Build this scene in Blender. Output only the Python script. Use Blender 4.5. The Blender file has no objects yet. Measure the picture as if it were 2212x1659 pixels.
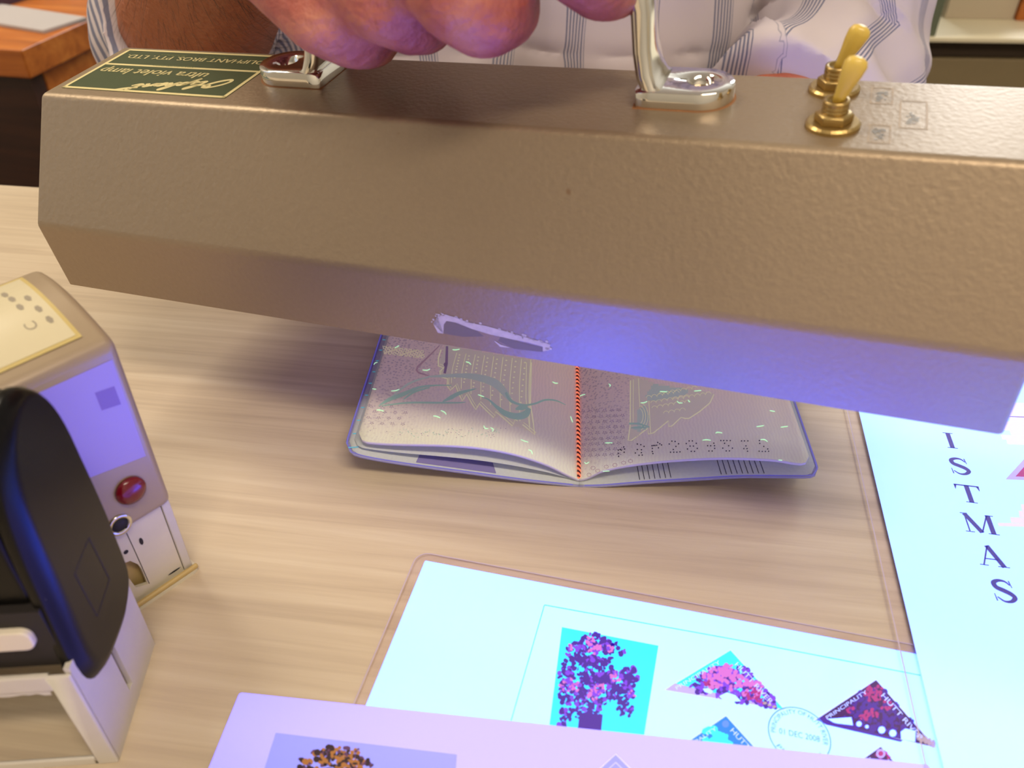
import bpy, bmesh, math, random
from mathutils import Vector, Matrix, noise

random.seed(7)
SC = bpy.context.scene
COL = SC.collection
TZ = 0.75                      # table top height above the floor (m)
F_PX, CXP, CYP, PITCH, CAMH = 1800.0, 1106.0, 829.5, math.radians(38), 208.0   # lens and camera height above the table (mm)

# ------------------------------------------------------------------ camera, world, lights, exposure
cam_d = bpy.data.cameras.new('camera')
cam = bpy.data.objects.new('camera', cam_d)
COL.objects.link(cam)
cam_d.sensor_fit = 'HORIZONTAL'; cam_d.sensor_width = 36.0
cam_d.lens = 36.0 * F_PX / 2212.0
cam_d.clip_start = 0.01
cam.location = (0, 0, TZ + CAMH / 1000)
cam.rotation_euler = (math.pi / 2 - PITCH, 0, 0)
cam_d.dof.use_dof = True
cam_d.dof.focus_distance = 0.305
cam_d.dof.aperture_fstop = 15.0
SC.camera = cam

SC.view_settings.view_transform = 'Standard'
SC.view_settings.look = 'None'
SC.view_settings.gamma = 1.0
SC.view_settings.use_curve_mapping = False
SC.view_settings.exposure = 0.15

world = bpy.data.worlds.new('world'); SC.world = world
world.use_nodes = True
bg = world.node_tree.nodes['Background']
bg.inputs[0].default_value = (0.75, 0.85, 1.0, 1); bg.inputs[1].default_value = 0.8

def area_light(name, loc, target, sx, sy, power, col):
    d = bpy.data.lights.new(name, 'AREA'); d.shape = 'RECTANGLE'; d.size = sx; d.size_y = sy
    d.energy = power; d.color = col
    o = bpy.data.objects.new(name, d); COL.objects.link(o)
    o.location = loc
    o.rotation_euler = (Vector(target) - Vector(loc)).to_track_quat('-Z', 'Y').to_euler()
    return o
area_light('daylight_back_window', (1.12, 2.92, 1.92), (0.3, 0.2, 0.75), 1.45, 1.1, 46, (0.90, 0.95, 1.0))
area_light('ceiling_lamp_light', (-1.25, 0.90, 2.50), (-1.25, 0.90, 0), 1.2, 0.28, 26, (1.0, 0.88, 0.70))
area_light('ceiling_lamp_light_front', (0.45, -0.65, 2.50), (0.45, -0.65, 0), 1.2, 0.28, 25, (1.0, 0.85, 0.66))

# ------------------------------------------------------------------ pixel to place helpers (mm, table plane is z = 0)
def ray(u, v):
    a = (u - CXP) / F_PX; b = (v - CYP) / F_PX
    return Vector((a, math.cos(PITCH) - b * math.sin(PITCH), -math.sin(PITCH) - b * math.cos(PITCH)))
def on_table(u, v, z=0.0):
    d = ray(u, v); t = (z - CAMH) / d.z
    return Vector((0, 0, CAMH)) + d * t
def on_plane(u, v, p, n):
    d = ray(u, v); o = Vector((0, 0, CAMH)); n = Vector(n)
    return o + d * ((Vector(p) - o).dot(n) / d.dot(n))

# ------------------------------------------------------------------ materials
def srgb(r, g, b):
    f = lambda c: (c / 255) / 12.92 if c / 255 <= 0.04045 else (((c / 255) + 0.055) / 1.055) ** 2.4
    return (f(r), f(g), f(b), 1)
def mat(name, col, rough=0.5, metal=0.0, emit=None, estr=1.0, var=0.0, vscale=40, bump=0.0, bscale=300, spec=0.5, coat=0.0, bdist=0.001, sheen=0):
    m = bpy.data.materials.new(name); m.use_nodes = True
    nt = m.node_tree; p = nt.nodes['Principled BSDF']
    p.inputs['Base Color'].default_value = col; p.inputs['Roughness'].default_value = rough
    p.inputs['Metallic'].default_value = metal; p.inputs['Specular IOR Level'].default_value = spec
    p.inputs['Coat Weight'].default_value = coat
    if sheen: p.inputs['Sheen Weight'].default_value = sheen
    if emit:
        p.inputs['Emission Color'].default_value = (*emit[:3], 1); p.inputs['Emission Strength'].default_value = estr
    tc = nt.nodes.new('ShaderNodeTexCoord')
    if var:
        n = nt.nodes.new('ShaderNodeTexNoise'); n.inputs['Scale'].default_value = vscale; n.inputs['Detail'].default_value = 6
        nt.links.new(tc.outputs['Object'], n.inputs['Vector'])
        mx = nt.nodes.new('ShaderNodeMix'); mx.data_type = 'RGBA'
        mx.inputs['A'].default_value = tuple(c * (1 - var) for c in col[:3]) + (1,)
        mx.inputs['B'].default_value = tuple(min(1, c * (1 + var)) for c in col[:3]) + (1,)
        nt.links.new(n.outputs['Fac'], mx.inputs['Factor']); nt.links.new(mx.outputs['Result'], p.inputs['Base Color'])
    if bump:
        n = nt.nodes.new('ShaderNodeTexNoise'); n.inputs['Scale'].default_value = bscale; n.inputs['Detail'].default_value = 3
        nt.links.new(tc.outputs['Object'], n.inputs['Vector'])
        b = nt.nodes.new('ShaderNodeBump'); b.inputs['Strength'].default_value = bump; b.inputs['Distance'].default_value = bdist
        nt.links.new(n.outputs['Fac'], b.inputs['Height']); nt.links.new(b.outputs['Normal'], p.inputs['Normal'])
    return m
def ramp(nt, stops, interp='LINEAR'):
    r = nt.nodes.new('ShaderNodeValToRGB'); r.color_ramp.interpolation = interp
    e = r.color_ramp.elements
    while len(e) < len(stops): e.new(0.5)
    for k, (pos, c) in enumerate(stops): e[k].position = pos; e[k].color = c
    return r

def wood_mat(name, dark, mid, light, rough=0.42, sx=6, sy=140, rot=0.0):
    m = bpy.data.materials.new(name); m.use_nodes = True; nt = m.node_tree; p = nt.nodes['Principled BSDF']
    tc = nt.nodes.new('ShaderNodeTexCoord'); mp = nt.nodes.new('ShaderNodeMapping')
    mp.inputs['Scale'].default_value = (sx, sy, sy); mp.inputs['Rotation'].default_value = (0, 0, rot)
    nt.links.new(tc.outputs['Object'], mp.inputs['Vector'])
    n = nt.nodes.new('ShaderNodeTexNoise'); n.inputs['Scale'].default_value = 1.0; n.inputs['Detail'].default_value = 7
    n.inputs['Roughness'].default_value = 0.62; n.inputs['Distortion'].default_value = 0.4
    nt.links.new(mp.outputs['Vector'], n.inputs['Vector'])
    r = ramp(nt, [(0.30, dark), (0.5, mid), (0.68, light)])
    nt.links.new(n.outputs['Fac'], r.inputs['Fac']); nt.links.new(r.outputs['Color'], p.inputs['Base Color'])
    p.inputs['Roughness'].default_value = rough
    return m

M = {}
M['table'] = wood_mat('pale_wood_laminate', srgb(186, 168, 145), srgb(202, 185, 160), srgb(211, 196, 172), 0.38, 8, 190)
M['table_edge'] = mat('table_edge_band', srgb(150, 125, 95), 0.5)
M['steel'] = mat('steel_leg', srgb(70, 70, 72), 0.4, 0.8)
M['wall'] = mat('painted_wall', srgb(214, 206, 190), 0.9, var=0.05, vscale=3)
M['ceil'] = mat('white_ceiling', srgb(232, 228, 218), 0.95)
M['carpet'] = mat('brown_carpet', srgb(88, 74, 62), 0.95, var=0.25, vscale=400, bump=0.5, bscale=900)
M['white_trim'] = mat('white_paint', srgb(235, 233, 228), 0.5)
M['orange_wood'] = wood_mat('varnished_orange_wood', srgb(150, 78, 26), srgb(186, 104, 38), srgb(206, 126, 52), 0.35, 4, 60)
M['dark_wood'] = wood_mat('dark_brown_wood', srgb(44, 22, 13), srgb(58, 30, 18), srgb(70, 38, 22), 0.45, 4, 60)
M['olive'] = mat('olive_grey_panel', srgb(138, 122, 90), 0.6, var=0.06)
M['dark_gap'] = mat('dark_recess', srgb(52, 38, 22), 0.8)
M['cream'] = mat('cream_laminate', srgb(236, 226, 196), 0.5)
M['file_green'] = mat('grey_green_card', srgb(104, 112, 92), 0.7)
M['box_grey'] = mat('pale_grey_card', srgb(196, 182, 160), 0.75)
M['maroon'] = mat('maroon_cloth', srgb(92, 48, 52), 0.8)
M['plum'] = mat('plum_plastic', srgb(60, 30, 48), 0.5)
M['paper_grey'] = mat('plain_paper', srgb(180, 172, 168), 0.8)

# hammered enamel of the lamp
def hammered():
    m = mat('hammered_bronze_grey_enamel', srgb(156, 138, 115), 0.42, 0.6, var=0.07, vscale=700)
    nt = m.node_tree; p = nt.nodes['Principled BSDF']
    tc = nt.nodes.new('ShaderNodeTexCoord')
    v = nt.nodes.new('ShaderNodeTexNoise'); v.inputs['Scale'].default_value = 620; v.inputs['Detail'].default_value = 1.0
    nt.links.new(tc.outputs['Object'], v.inputs['Vector'])
    b = nt.nodes.new('ShaderNodeBump'); b.inputs['Strength'].default_value = 0.22; b.inputs['Distance'].default_value = 0.0005
    nt.links.new(v.outputs['Fac'], b.inputs['Height']); nt.links.new(b.outputs['Normal'], p.inputs['Normal'])
    # small rust spots
    s = nt.nodes.new('ShaderNodeTexNoise'); s.inputs['Scale'].default_value = 120; s.inputs['Detail'].default_value = 2
    nt.links.new(tc.outputs['Object'], s.inputs['Vector'])
    r = ramp(nt, [(0.77, (0, 0, 0, 1)), (0.83, (1, 1, 1, 1))])
    nt.links.new(s.outputs['Fac'], r.inputs['Fac'])
    mx = nt.nodes.new('ShaderNodeMix'); mx.data_type = 'RGBA'
    src = p.inputs['Base Color'].links[0].from_socket
    nt.links.new(src, mx.inputs['A']); mx.inputs['B'].default_value = srgb(126, 88, 56)
    nt.links.new(r.outputs['Color'], mx.inputs['Factor']); nt.links.new(mx.outputs['Result'], p.inputs['Base Color'])
    return m
M['hammer'] = hammered()
M['chrome'] = mat('chrome', (0.78, 0.76, 0.72, 1), 0.09, 1.0)
M['brass'] = mat('tarnished_brass', srgb(176, 150, 96), 0.32, 0.85, var=0.25, vscale=300)
M['ivory'] = mat('yellowed_ivory_plastic', srgb(214, 184, 84), 0.35, coat=0.2, var=0.12, vscale=120)
M['rust'] = mat('rust_stain', srgb(142, 96, 56), 0.8, var=0.2, vscale=300)
M['label_green'] = mat('green_label', srgb(58, 72, 38), 0.45, var=0.06, vscale=300)
M['label_cream'] = mat('label_cream_print', srgb(222, 208, 150), 0.5)
M['label_dim'] = mat('label_faint_green_print', srgb(120, 130, 78), 0.5)
M['print_grey'] = mat('worn_grey_print', srgb(150, 146, 140), 0.5)
M['print_tan'] = mat('worn_tan_print', srgb(158, 138, 112), 0.5)
M['chip'] = mat('bare_chipped_paint', srgb(200, 188, 180), 0.8, var=0.25, vscale=500)
M['scuff'] = mat('scuffed_primer', srgb(120, 108, 100), 0.6)
M['tube'] = mat('violet_tube', (0.1, 0.05, 0.2, 1), 0.3, emit=(0.30, 0.12, 1.0), estr=0.4)
M['reflector'] = mat('reflector', (0.8, 0.8, 0.82, 1), 0.25, 0.9)

# ------------------------------------------------------------------ mesh helpers
def link(name, mesh, m=None, parent=None):
    o = bpy.data.objects.new(name, mesh); COL.objects.link(o)
    if m is not None:
        for k in (m if isinstance(m, (list, tuple)) else [m]): mesh.materials.append(k)
    if parent is not None: o.parent = parent
    return o
def smooth(mesh, on=True):
    for p in mesh.polygons: p.use_smooth = on
def from_bm(name, bm, m, parent=None, shade=False, scale=0.001, recalc=True):
    if recalc: bmesh.ops.recalc_face_normals(bm, faces=bm.faces)
    bm.transform(Matrix.Scale(scale, 4))
    me = bpy.data.meshes.new(name); bm.to_mesh(me); bm.free()
    if shade: smooth(me)
    return link(name, me, m, parent)
def from_py(name, vs, fs, m, parent=None, shade=False, scale=0.001, mi=None):
    me = bpy.data.meshes.new(name); me.from_pydata([Vector(v) * scale for v in vs], [], fs); me.update()
    if shade: smooth(me)
    o = link(name, me, m, parent)
    if mi:
        for p, k in zip(me.polygons, mi): p.material_index = k
    return o
def bevel(o, w, seg=2, ang=30):
    b = o.modifiers.new('bevel', 'BEVEL'); b.width = w * 0.001; b.segments = seg; b.limit_method = 'ANGLE'; b.angle_limit = math.radians(ang)
    smooth(o.data)
    wn = o.modifiers.new('normals', 'WEIGHTED_NORMAL'); wn.keep_sharp = True; wn.weight = 100
    return o
def empty(name, loc=(0, 0, 0), rotz=0.0, mtx=None):
    o = bpy.data.objects.new(name, None); COL.objects.link(o); o.empty_display_size = 0.02
    if mtx is not None: o.matrix_world = mtx
    else: o.location = loc; o.rotation_euler = (0, 0, rotz)
    return o
def tag(o, label=None, cat=None, group=None, kind=None):
    if label: o['label'] = label
    if cat: o['category'] = cat
    if group: o['group'] = group
    if kind: o['kind'] = kind
    return o
def bx(bm, x0, x1, y0, y1, z0, z1):
    v = [bm.verts.new(p) for p in ((x0, y0, z0), (x1, y0, z0), (x1, y1, z0), (x0, y1, z0), (x0, y0, z1), (x1, y0, z1), (x1, y1, z1), (x0, y1, z1))]
    for f in ((3, 2, 1, 0), (4, 5, 6, 7), (0, 1, 5, 4), (1, 2, 6, 5), (2, 3, 7, 6), (3, 0, 4, 7)): bm.faces.new([v[i] for i in f])
def box(name, dims, m, parent=None, bev=0, seg=2):
    bm = bmesh.new(); bx(bm, *dims); o = from_bm(name, bm, m, parent)
    if bev: bevel(o, bev, seg)
    return o
def prism(bm, pts, axis, a, b):
    """extrude a 2D outline between a and b along an axis: 'z' pts=(x,y); 'x' pts=(y,z); 'y' pts=(x,z)"""
    def P(p, h): return {'z': (p[0], p[1], h), 'x': (h, p[0], p[1]), 'y': (p[0], h, p[1])}[axis]
    lo = [bm.verts.new(P(p, a)) for p in pts]; hi = [bm.verts.new(P(p, b)) for p in pts]
    n = len(pts)
    bm.faces.new(lo[::-1]); bm.faces.new(hi)
    for i in range(n): bm.faces.new((lo[i], lo[(i + 1) % n], hi[(i + 1) % n], hi[i]))
def lathe(bm, prof, c=(0, 0, 0), n=32):
    rings = []
    for r, z in prof:
        rings.append([bm.verts.new((c[0] + r * math.cos(2 * math.pi * k / n), c[1] + r * math.sin(2 * math.pi * k / n), c[2] + z)) for k in range(n)])
    for a, b in zip(rings, rings[1:]):
        for k in range(n): bm.faces.new((a[k], a[(k + 1) % n], b[(k + 1) % n], b[k]))
    bm.faces.new(rings[0][::-1]); bm.faces.new(rings[-1])
def round_rect(x0, x1, y0, y1, r, n=6):
    out = []
    for cx, cy, a0 in ((x1 - r, y1 - r, 0), (x0 + r, y1 - r, 90), (x0 + r, y0 + r, 180), (x1 - r, y0 + r, 270)):
        for k in range(n + 1):
            a = math.radians(a0 + 90 * k / n); out.append((cx + r * math.cos(a), cy + r * math.sin(a)))
    return out
def loft(bm, rings, cap=True):
    rv = [[bm.verts.new(p) for p in r] for r in rings]; n = len(rv[0])
    for a, b in zip(rv, rv[1:]):
        for k in range(n): bm.faces.new((a[k], a[(k + 1) % n], b[(k + 1) % n], b[k]))
    if cap: bm.faces.new(rv[0][::-1]); bm.faces.new(rv[-1])

class Flat:
    """collects flat printed shapes on a surface given by f(a, b) -> point"""
    def __init__(self, f=lambda a, b: (a, b, 0), dz=0.0): self.f = f; self.v = []; self.q = []; self.mi = []; self.dz = dz
    def fill(self, pts, step=4.0, mi=0):
        """fill an outline with small cells so that it follows a curved surface"""
        def inside(x, y):
            c = False
            for (x0, y0), (x1, y1) in zip(pts, pts[1:] + pts[:1]):
                if (y0 > y) != (y1 > y) and x < (x1 - x0) * (y - y0) / (y1 - y0) + x0: c = not c
            return c
        x = min(q[0] for q in pts)
        while x < max(q[0] for q in pts):
            y = min(q[1] for q in pts)
            while y < max(q[1] for q in pts):
                if inside(x + step / 2, y + step / 2): self.poly([(x, y), (x + step, y), (x + step, y + step), (x, y + step)], mi)
                y += step
            x += step
    def poly(self, pts, mi=0):
        i = len(self.v); h = self.dz * len(self.q)      # later ink lies on top of earlier ink
        for p in pts:
            x, y, z = self.f(*p); self.v.append((x, y, z + h))
        self.q.append(tuple(range(i, i + len(pts)))); self.mi.append(mi)
    def disc(self, a, b, r, n=8, mi=0, ry=None, rot=0):
        ry = ry or r
        self.poly([(a + r * math.cos(2 * math.pi * k / n) * math.cos(rot) - ry * math.sin(2 * math.pi * k / n) * math.sin(rot),
                    b + r * math.cos(2 * math.pi * k / n) * math.sin(rot) + ry * math.sin(2 * math.pi * k / n) * math.cos(rot)) for k in range(n)], mi)
    def line(self, pts, w, mi=0, closed=False):
        pts = [Vector(p) for p in pts]
        ws = w if isinstance(w, (list, tuple)) else [w] * len(pts)
        if closed: pts = pts + [pts[0]]; ws = list(ws) + [ws[0]]
        L, R = [], []
        for i, p in enumerate(pts):
            a = pts[max(i - 1, 0)]; b = pts[min(i + 1, len(pts) - 1)]
            if closed and i in (0, len(pts) - 1): a = pts[-2]; b = pts[1]
            d = (b - a); d = d.normalized() if d.length > 1e-9 else Vector((1, 0))
            nn = Vector((-d.y, d.x)) * ws[i] / 2
            L.append(p + nn); R.append(p - nn)
        for i in range(len(pts) - 1): self.poly([tuple(R[i]), tuple(R[i + 1]), tuple(L[i + 1]), tuple(L[i])], mi)
    def build(self, name, m, parent=None, scale=0.001): return from_py(name, self.v, self.q, m, parent, scale=scale, mi=self.mi)

_txt_cache = {}
def text_polys(s):
    """flat triangles of a line of text, cap height about 0.7"""
    if s in _txt_cache: return _txt_cache[s]
    cu = bpy.data.curves.new('t', 'FONT'); cu.body = s; cu.size = 1.0; cu.resolution_u = 3
    o = bpy.data.objects.new('t', cu); COL.objects.link(o)
    dg = bpy.context.evaluated_depsgraph_get(); dg.update()
    me = bpy.data.meshes.new_from_object(o.evaluated_get(dg))
    vs = [(v.co.x, v.co.y) for v in me.vertices]; fs = [tuple(p.vertices) for p in me.polygons]
    bpy.data.objects.remove(o); bpy.data.curves.remove(cu); bpy.data.meshes.remove(me)
    _txt_cache[s] = (vs, fs); return vs, fs
def put_text(fl, s, place, mi=0, shear=0.0, width=None, height=1.0):
    """place(x, y) maps text space to the Flat's (a, b); width rescales the whole line"""
    vs, fs = text_polys(s)
    w = max(v[0] for v in vs) or 1
    kx = (width / w) if width else height
    for f in fs: fl.poly([place((vs[i][0] + shear * vs[i][1]) * kx, vs[i][1] * height) for i in f], mi)

def bez(pts, n=8):
    """smooth Catmull-Rom line through points"""
    P = [Vector(p) for p in pts]; out = []
    for i in range(len(P) - 1):
        a = P[max(i - 1, 0)]; b = P[i]; c = P[i + 1]; d = P[min(i + 2, len(P) - 1)]
        for k in range(n):
            t = k / n
            out.append(0.5 * ((2 * b) + (c - a) * t + (2 * a - 5 * b + 4 * c - d) * t * t + (3 * b - a - 3 * c + d) * t ** 3))
    out.append(P[-1]); return out

# serif capitals drawn as strokes: (points, widths) in a cell 1 high
def arc(cx, cy, rx, ry, a0, a1, n=14): return [(cx + rx * math.cos(math.radians(a0 + (a1 - a0) * k / n)), cy + ry * math.sin(math.radians(a0 + (a1 - a0) * k / n))) for k in range(n + 1)]
TH, TN = 0.19, 0.055
def taper(n, a, b, c): return [a + (b - a) * (k / (n / 2)) if k <= n / 2 else b + (c - b) * ((k - n / 2) / (n / 2)) for k in range(n + 1)]
SER = {
 'I': [([(.25, 0), (.25, 1)], TH), ([(.06, .02), (.44, .02)], .04), ([(.06, .98), (.44, .98)], .04)],
 'T': [([(.42, 0), (.42, 1)], TH), ([(.22, .02), (.62, .02)], .04), ([(0, .965), (.84, .965)], .07), ([(.03, .99), (.0, .72)], [.12, .02]), ([(.81, .99), (.84, .72)], [.12, .02])],
 'H': [([(.2, 0), (.2, 1)], TH), ([(.72, 0), (.72, 1)], TH), ([(.2, .5), (.72, .5)], TN), ([(.02, .02), (.38, .02)], .04), ([(.02, .98), (.38, .98)], .04), ([(.54, .02), (.9, .02)], .04), ([(.54, .98), (.9, .98)], .04)],
 'M': [([(.14, 0), (.14, 1)], TN), ([(.14, .97), (.55, .03)], TH), ([(.55, .03), (.9, .97)], TN), ([(.93, 0), (.93, 1)], TH), ([(0, .02), (.3, .02)], .04), ([(0, .98), (.24, .98)], .04), ([(.75, .02), (1.12, .02)], .04), ([(.9, .98), (1.12, .98)], .04)],
 'A': [([(.12, 0), (.45, 1)], TN), ([(.43, 1), (.78, 0)], TH), ([(.22, .34), (.66, .34)], TN), ([(0, .02), (.28, .02)], .04), ([(.58, .02), (.95, .02)], .04)],
 'C': [(arc(.48, .5, .4, .48, 50, 310, 24), taper(24, .05, TH, .05)), ([(.74, .98), (.78, .66)], [.02, .08])],
 'R': [([(.2, 0), (.2, 1)], TH), ([(.02, .02), (.4, .02)], .04), ([(.02, .98), (.3, .98)], .04), ([(.2, .97), (.45, .97)] + arc(.45, .74, .22, .23, 90, -90, 12) + [(.2, .51)], [TN, TN] + taper(12, TN, TH, TN) + [TN]), ([(.42, .5), (.85, .0)], TH)],
 'S': [(bez([(.62, .78), (.5, .94), (.3, .96), (.13, .84), (.16, .64), (.36, .52), (.55, .4), (.64, .24), (.5, .06), (.28, .03), (.1, .2)], 5), None), ([(.62, .99), (.66, .68)], [.05, .03]), ([(.06, .02), (.04, .34)], [.05, .03])],
}
_n = len(SER['S'][0][0]); SER['S'][0] = (SER['S'][0][0], [0.05 + 0.16 * math.sin(math.pi * k / (_n - 1)) ** 1.3 for k in range(_n)])
def serif_letter(fl, ch, x, y, h, mi=0, wide=1.0):
    for pts, w in SER[ch]:
        ws = [k * h for k in w] if isinstance(w, (list, tuple)) else w * h
        fl.line([(x + p[0] * h * wide, y + p[1] * h) for p in pts], ws, mi)

# ================================================================== THE ROOM
RX0, RX1, RY0, RY1, RH = -2.0, 2.4, -1.6, 3.0, 2.6
def rbox(name, x0, x1, y0, y1, z0, z1, m, parent=None, kind=None, bev=0):
    bm = bmesh.new(); bx(bm, x0, x1, y0, y1, z0, z1); o = from_bm(name, bm, m, parent, scale=1.0)
    if kind: o['kind'] = kind
    if bev: bevel(o, bev)
    return o
rbox('floor', RX0 - .1, RX1 + .1, RY0 - .1, RY1 + .1, -0.1, 0, M['carpet'], kind='structure')
rbox('ceiling', RX0 - .1, RX1 + .1, RY0 - .1, RY1 + .1, RH, RH + .1, M['ceil'], kind='structure')
def wall_open(name, fixed, axis, a0, a1, holes, t):
    """a wall in the plane axis=fixed, spanning a0..a1, with rectangular openings (a, b, z0, z1)"""
    bm = bmesh.new()
    def put(u0, u1, z0, z1):
        if axis == 'y': bx(bm, u0, u1, fixed, fixed + t, z0, z1)
        else: bx(bm, fixed, fixed + t, u0, u1, z0, z1)
    cur = a0
    for a, b, z0, z1 in holes:
        put(cur, a, 0, RH); put(a, b, 0, z0); put(a, b, z1, RH); cur = b
    put(cur, a1, 0, RH)
    o = from_bm(name, bm, M['wall'], scale=1.0); o['kind'] = 'structure'; return o
wall_open('wall_back', RY1, 'y', RX0, RX1, [(0.35, 1.90, 1.30, 2.52)], .1)
wall_open('wall_front', RY0 - .1, 'y', RX0, RX1, [], .1)
wall_open('wall_left', RX0 - .1, 'x', RY0 - .1, RY1 + .1, [(-0.4, 1.0, 1.05, 2.25)], .1)
wall_open('wall_right', RX1, 'x', RY0 - .1, RY1 + .1, [], .1)
def window(name, axis, fixed, a, b, z0, z1):
    w = empty(name, ((a + b) / 2, fixed, z0) if axis == 'y' else (fixed, (a + b) / 2, z0)); w['kind'] = 'structure'
    hw = (b - a) / 2; h = z1 - z0
    def bar(nm, u0, u1, v0, v1, m, t=0.02):
        bm = bmesh.new()
        if axis == 'y': bx(bm, u0, u1, -t, t, v0, v1)
        else: bx(bm, -t, t, u0, u1, v0, v1)
        return from_bm(nm, bm, m, w, scale=1.0)
    bar('window_frame', -hw, -hw + .05, 0, h, M['white_trim']); bar('window_frame', hw - .05, hw, 0, h, M['white_trim'])
    bar('window_frame', -hw + .05, hw - .05, 0, .05, M['white_trim']); bar('window_frame', -hw + .05, hw - .05, h - .05, h, M['white_trim'])
    bar('mullion', -.02, .02, .05, h - .05, M['white_trim'])
window('window_1', 'y', RY1 + .05, 0.35, 1.90, 1.30, 2.52)
window('window_2', 'x', RX0 - .05, -0.4, 1.0, 1.05, 2.25)
for nm, d in (('baseboard_back', (RX0, RX1, RY1 - .015, RY1, 0, .09)), ('baseboard_left', (RX0, RX0 + .015, RY0, RY1 - .015, 0, .09)), ('baseboard_right', (RX1 - .015, RX1, RY0, RY1 - .015, 0, .09))):
    rbox(nm, *d, M['white_trim'], kind='structure')
for lx, ly, wh in ((-1.25, .9, 'behind the person over the wooden desk'), (.45, -.65, 'over the camera side of the table')):
    cl = empty('ceiling_light', (lx, ly, RH)); tag(cl, 'long white ceiling batten light ' + wh, 'ceiling light')
    rbox('housing', -.62, .62, -.16, .16, -.06, 0, M['white_trim'], cl)

# ================================================================== TABLE
TROT = math.radians(-7.9)
TFAR = Vector((-299.5, 456, 0))
tb = empty('table', (TFAR.x / 1000, TFAR.y / 1000, 0), TROT)
tag(tb, 'pale wood laminate table under the documents', 'table')
def tbox(name, x0, x1, y0, y1, z0, z1, m, bev=0):
    bm = bmesh.new(); bx(bm, x0, x1, y0, y1, z0, z1); o = from_bm(name, bm, m, tb, scale=1.0)
    if bev: bevel(o, bev)
    return o
top = tbox('table_top', -.45, .95, -.75, 0, TZ - .026, TZ, [M['table'], M['table_edge']], 1.2)
for p in top.data.polygons:
    if abs(p.normal.z) < .5: p.material_index = 1
for lx in (-.41, .91):
    for ly in (-.71, -.05): tbox('leg', lx - .02, lx + .02, ly - .02, ly + .02, 0, TZ - .026, M['steel'])
tbox('apron', -.39, .89, -.07, -.055, TZ - .09, TZ - .026, M['steel']); tbox('apron', -.39, .89, -.71, -.695, TZ - .09, TZ - .026, M['steel'])

# ================================================================== BACKGROUND FURNITURE
dc = on_table(45, 108, -50)                      # near right corner of the desk top, 50 mm lower than the table
dsk = empty('wooden_desk', (dc.x / 1000, dc.y / 1000, 0), math.radians(-11.7))
tag(dsk, 'orange varnished wooden desk with dark brown end panel behind the table', 'desk')
dh = TZ - .05
def dbox(name, x0, x1, y0, y1, z0, z1, m, bev=0):
    bm = bmesh.new(); bx(bm, x0, x1, y0, y1, z0, z1); o = from_bm(name, bm, m, dsk, scale=1.0)
    if bev: bevel(o, bev)
    return o
dbox('desk_top', -.75, 0.0, 0.0, 1.2, dh - .03, dh, M['orange_wood'], 2)
dbox('end_panel', -.74, -.012, .012, .032, 0, dh - .03, M['dark_wood'])
dbox('end_panel', -.74, -.012, 1.168, 1.188, 0, dh - .03, M['dark_wood'])
dbox('side_panel', -.74, -.72, .032, 1.168, .1, dh - .03, M['dark_wood'])
dbox('drawer_front', -.03, -.012, .034, .58, dh - .105, dh - .034, M['orange_wood'], 2)
dbox('drawer_front', -.03, -.012, .034, .58, dh - .34, dh - .117, M['orange_wood'], 2)
dbox('drawer_front', -.03, -.012, .034, .58, dh - .60, dh - .352, M['orange_wood'], 2)
dbox('drawer_carcass', -.70, -.031, .034, .60, .08, dh - .034, M['dark_wood'])
def on_desk(u, v): return on_table(u, v, -50)
def sheet_on_desk(name, px, m, label, cat, zt, h, rotz):
    c = on_desk(*px[0]); w, l = px[1]
    e = box(name, (-w / 2, w / 2, -l / 2, l / 2, 0, h), m, None, 0.6)
    e.location = (c.x / 1000, c.y / 1000, dh + zt); e.rotation_euler = (0, 0, rotz); tag(e, label, cat); return e
sheet_on_desk('paper_sheaf', ((40, 42), (150, 60)), M['paper_grey'], 'loose sheaf of grey white papers on the orange desk', 'papers', 0.0, 4, math.radians(-25))
sheet_on_desk('folder', ((0, -25), (150, 160)), M['plum'], 'dark plum folder lying on the orange desk', 'folder', 0.0, 24, math.radians(-18))
sheet_on_desk('notepad', ((150, -25), (60, 90)), M['paper_grey'], 'small pale notepad at the far edge of the orange desk', 'notepad', 0.0, 9, math.radians(-12))

# low cabinet behind the person
cc = on_table(1950, 80, -100)
cab = empty('low_cabinet', (cc.x / 1000, cc.y / 1000, 0), math.radians(-3))
tag(cab, 'olive brown low cabinet with cream worktop behind the person', 'cabinet')
ch_ = TZ - .10
def cbox(name, x0, x1, y0, y1, z0, z1, m, bev=0):
    bm = bmesh.new(); bx(bm, x0, x1, y0, y1, z0, z1); o = from_bm(name, bm, m, cab, scale=1.0)
    if bev: bevel(o, bev)
    return o
cbox('worktop', -.10, 1.1, 0.0, .5, ch_ - .006, ch_, M['cream'], 1)
cbox('fascia', -.09, 1.09, .012, .03, ch_ - .026, ch_ - .006, M['dark_gap'])
cbox('body', -.09, 1.09, .03, .49, .06, ch_ - .006, M['dark_gap'])
cbox('door', -.088, .185, .006, .03, .08, ch_ - .028, M['olive'], 1.5)
cbox('door', .215, .50, .006, .03, .08, ch_ - .028, M['olive'], 1.5)
cbox('door', .53, 1.08, .006, .03, .08, ch_ - .028, M['olive'], 1.5)
cbox('plinth', -.08, 1.08, .05, .48, 0, .06, M['dark_gap'])
def on_cab(u, v): return on_table(u, v, -100)
def stand_on_cab(name, c, w, d, h, m, label, cat, rotz=math.radians(-3), bev=1.0):
    e = box(name, (0, w, 0, d, 0, h), m, None, bev); e.location = (c.x / 1000, c.y / 1000, ch_); e.rotation_euler = (0, 0, rotz); tag(e, label, cat); return e
c1 = on_cab(1938, 78)
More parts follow.
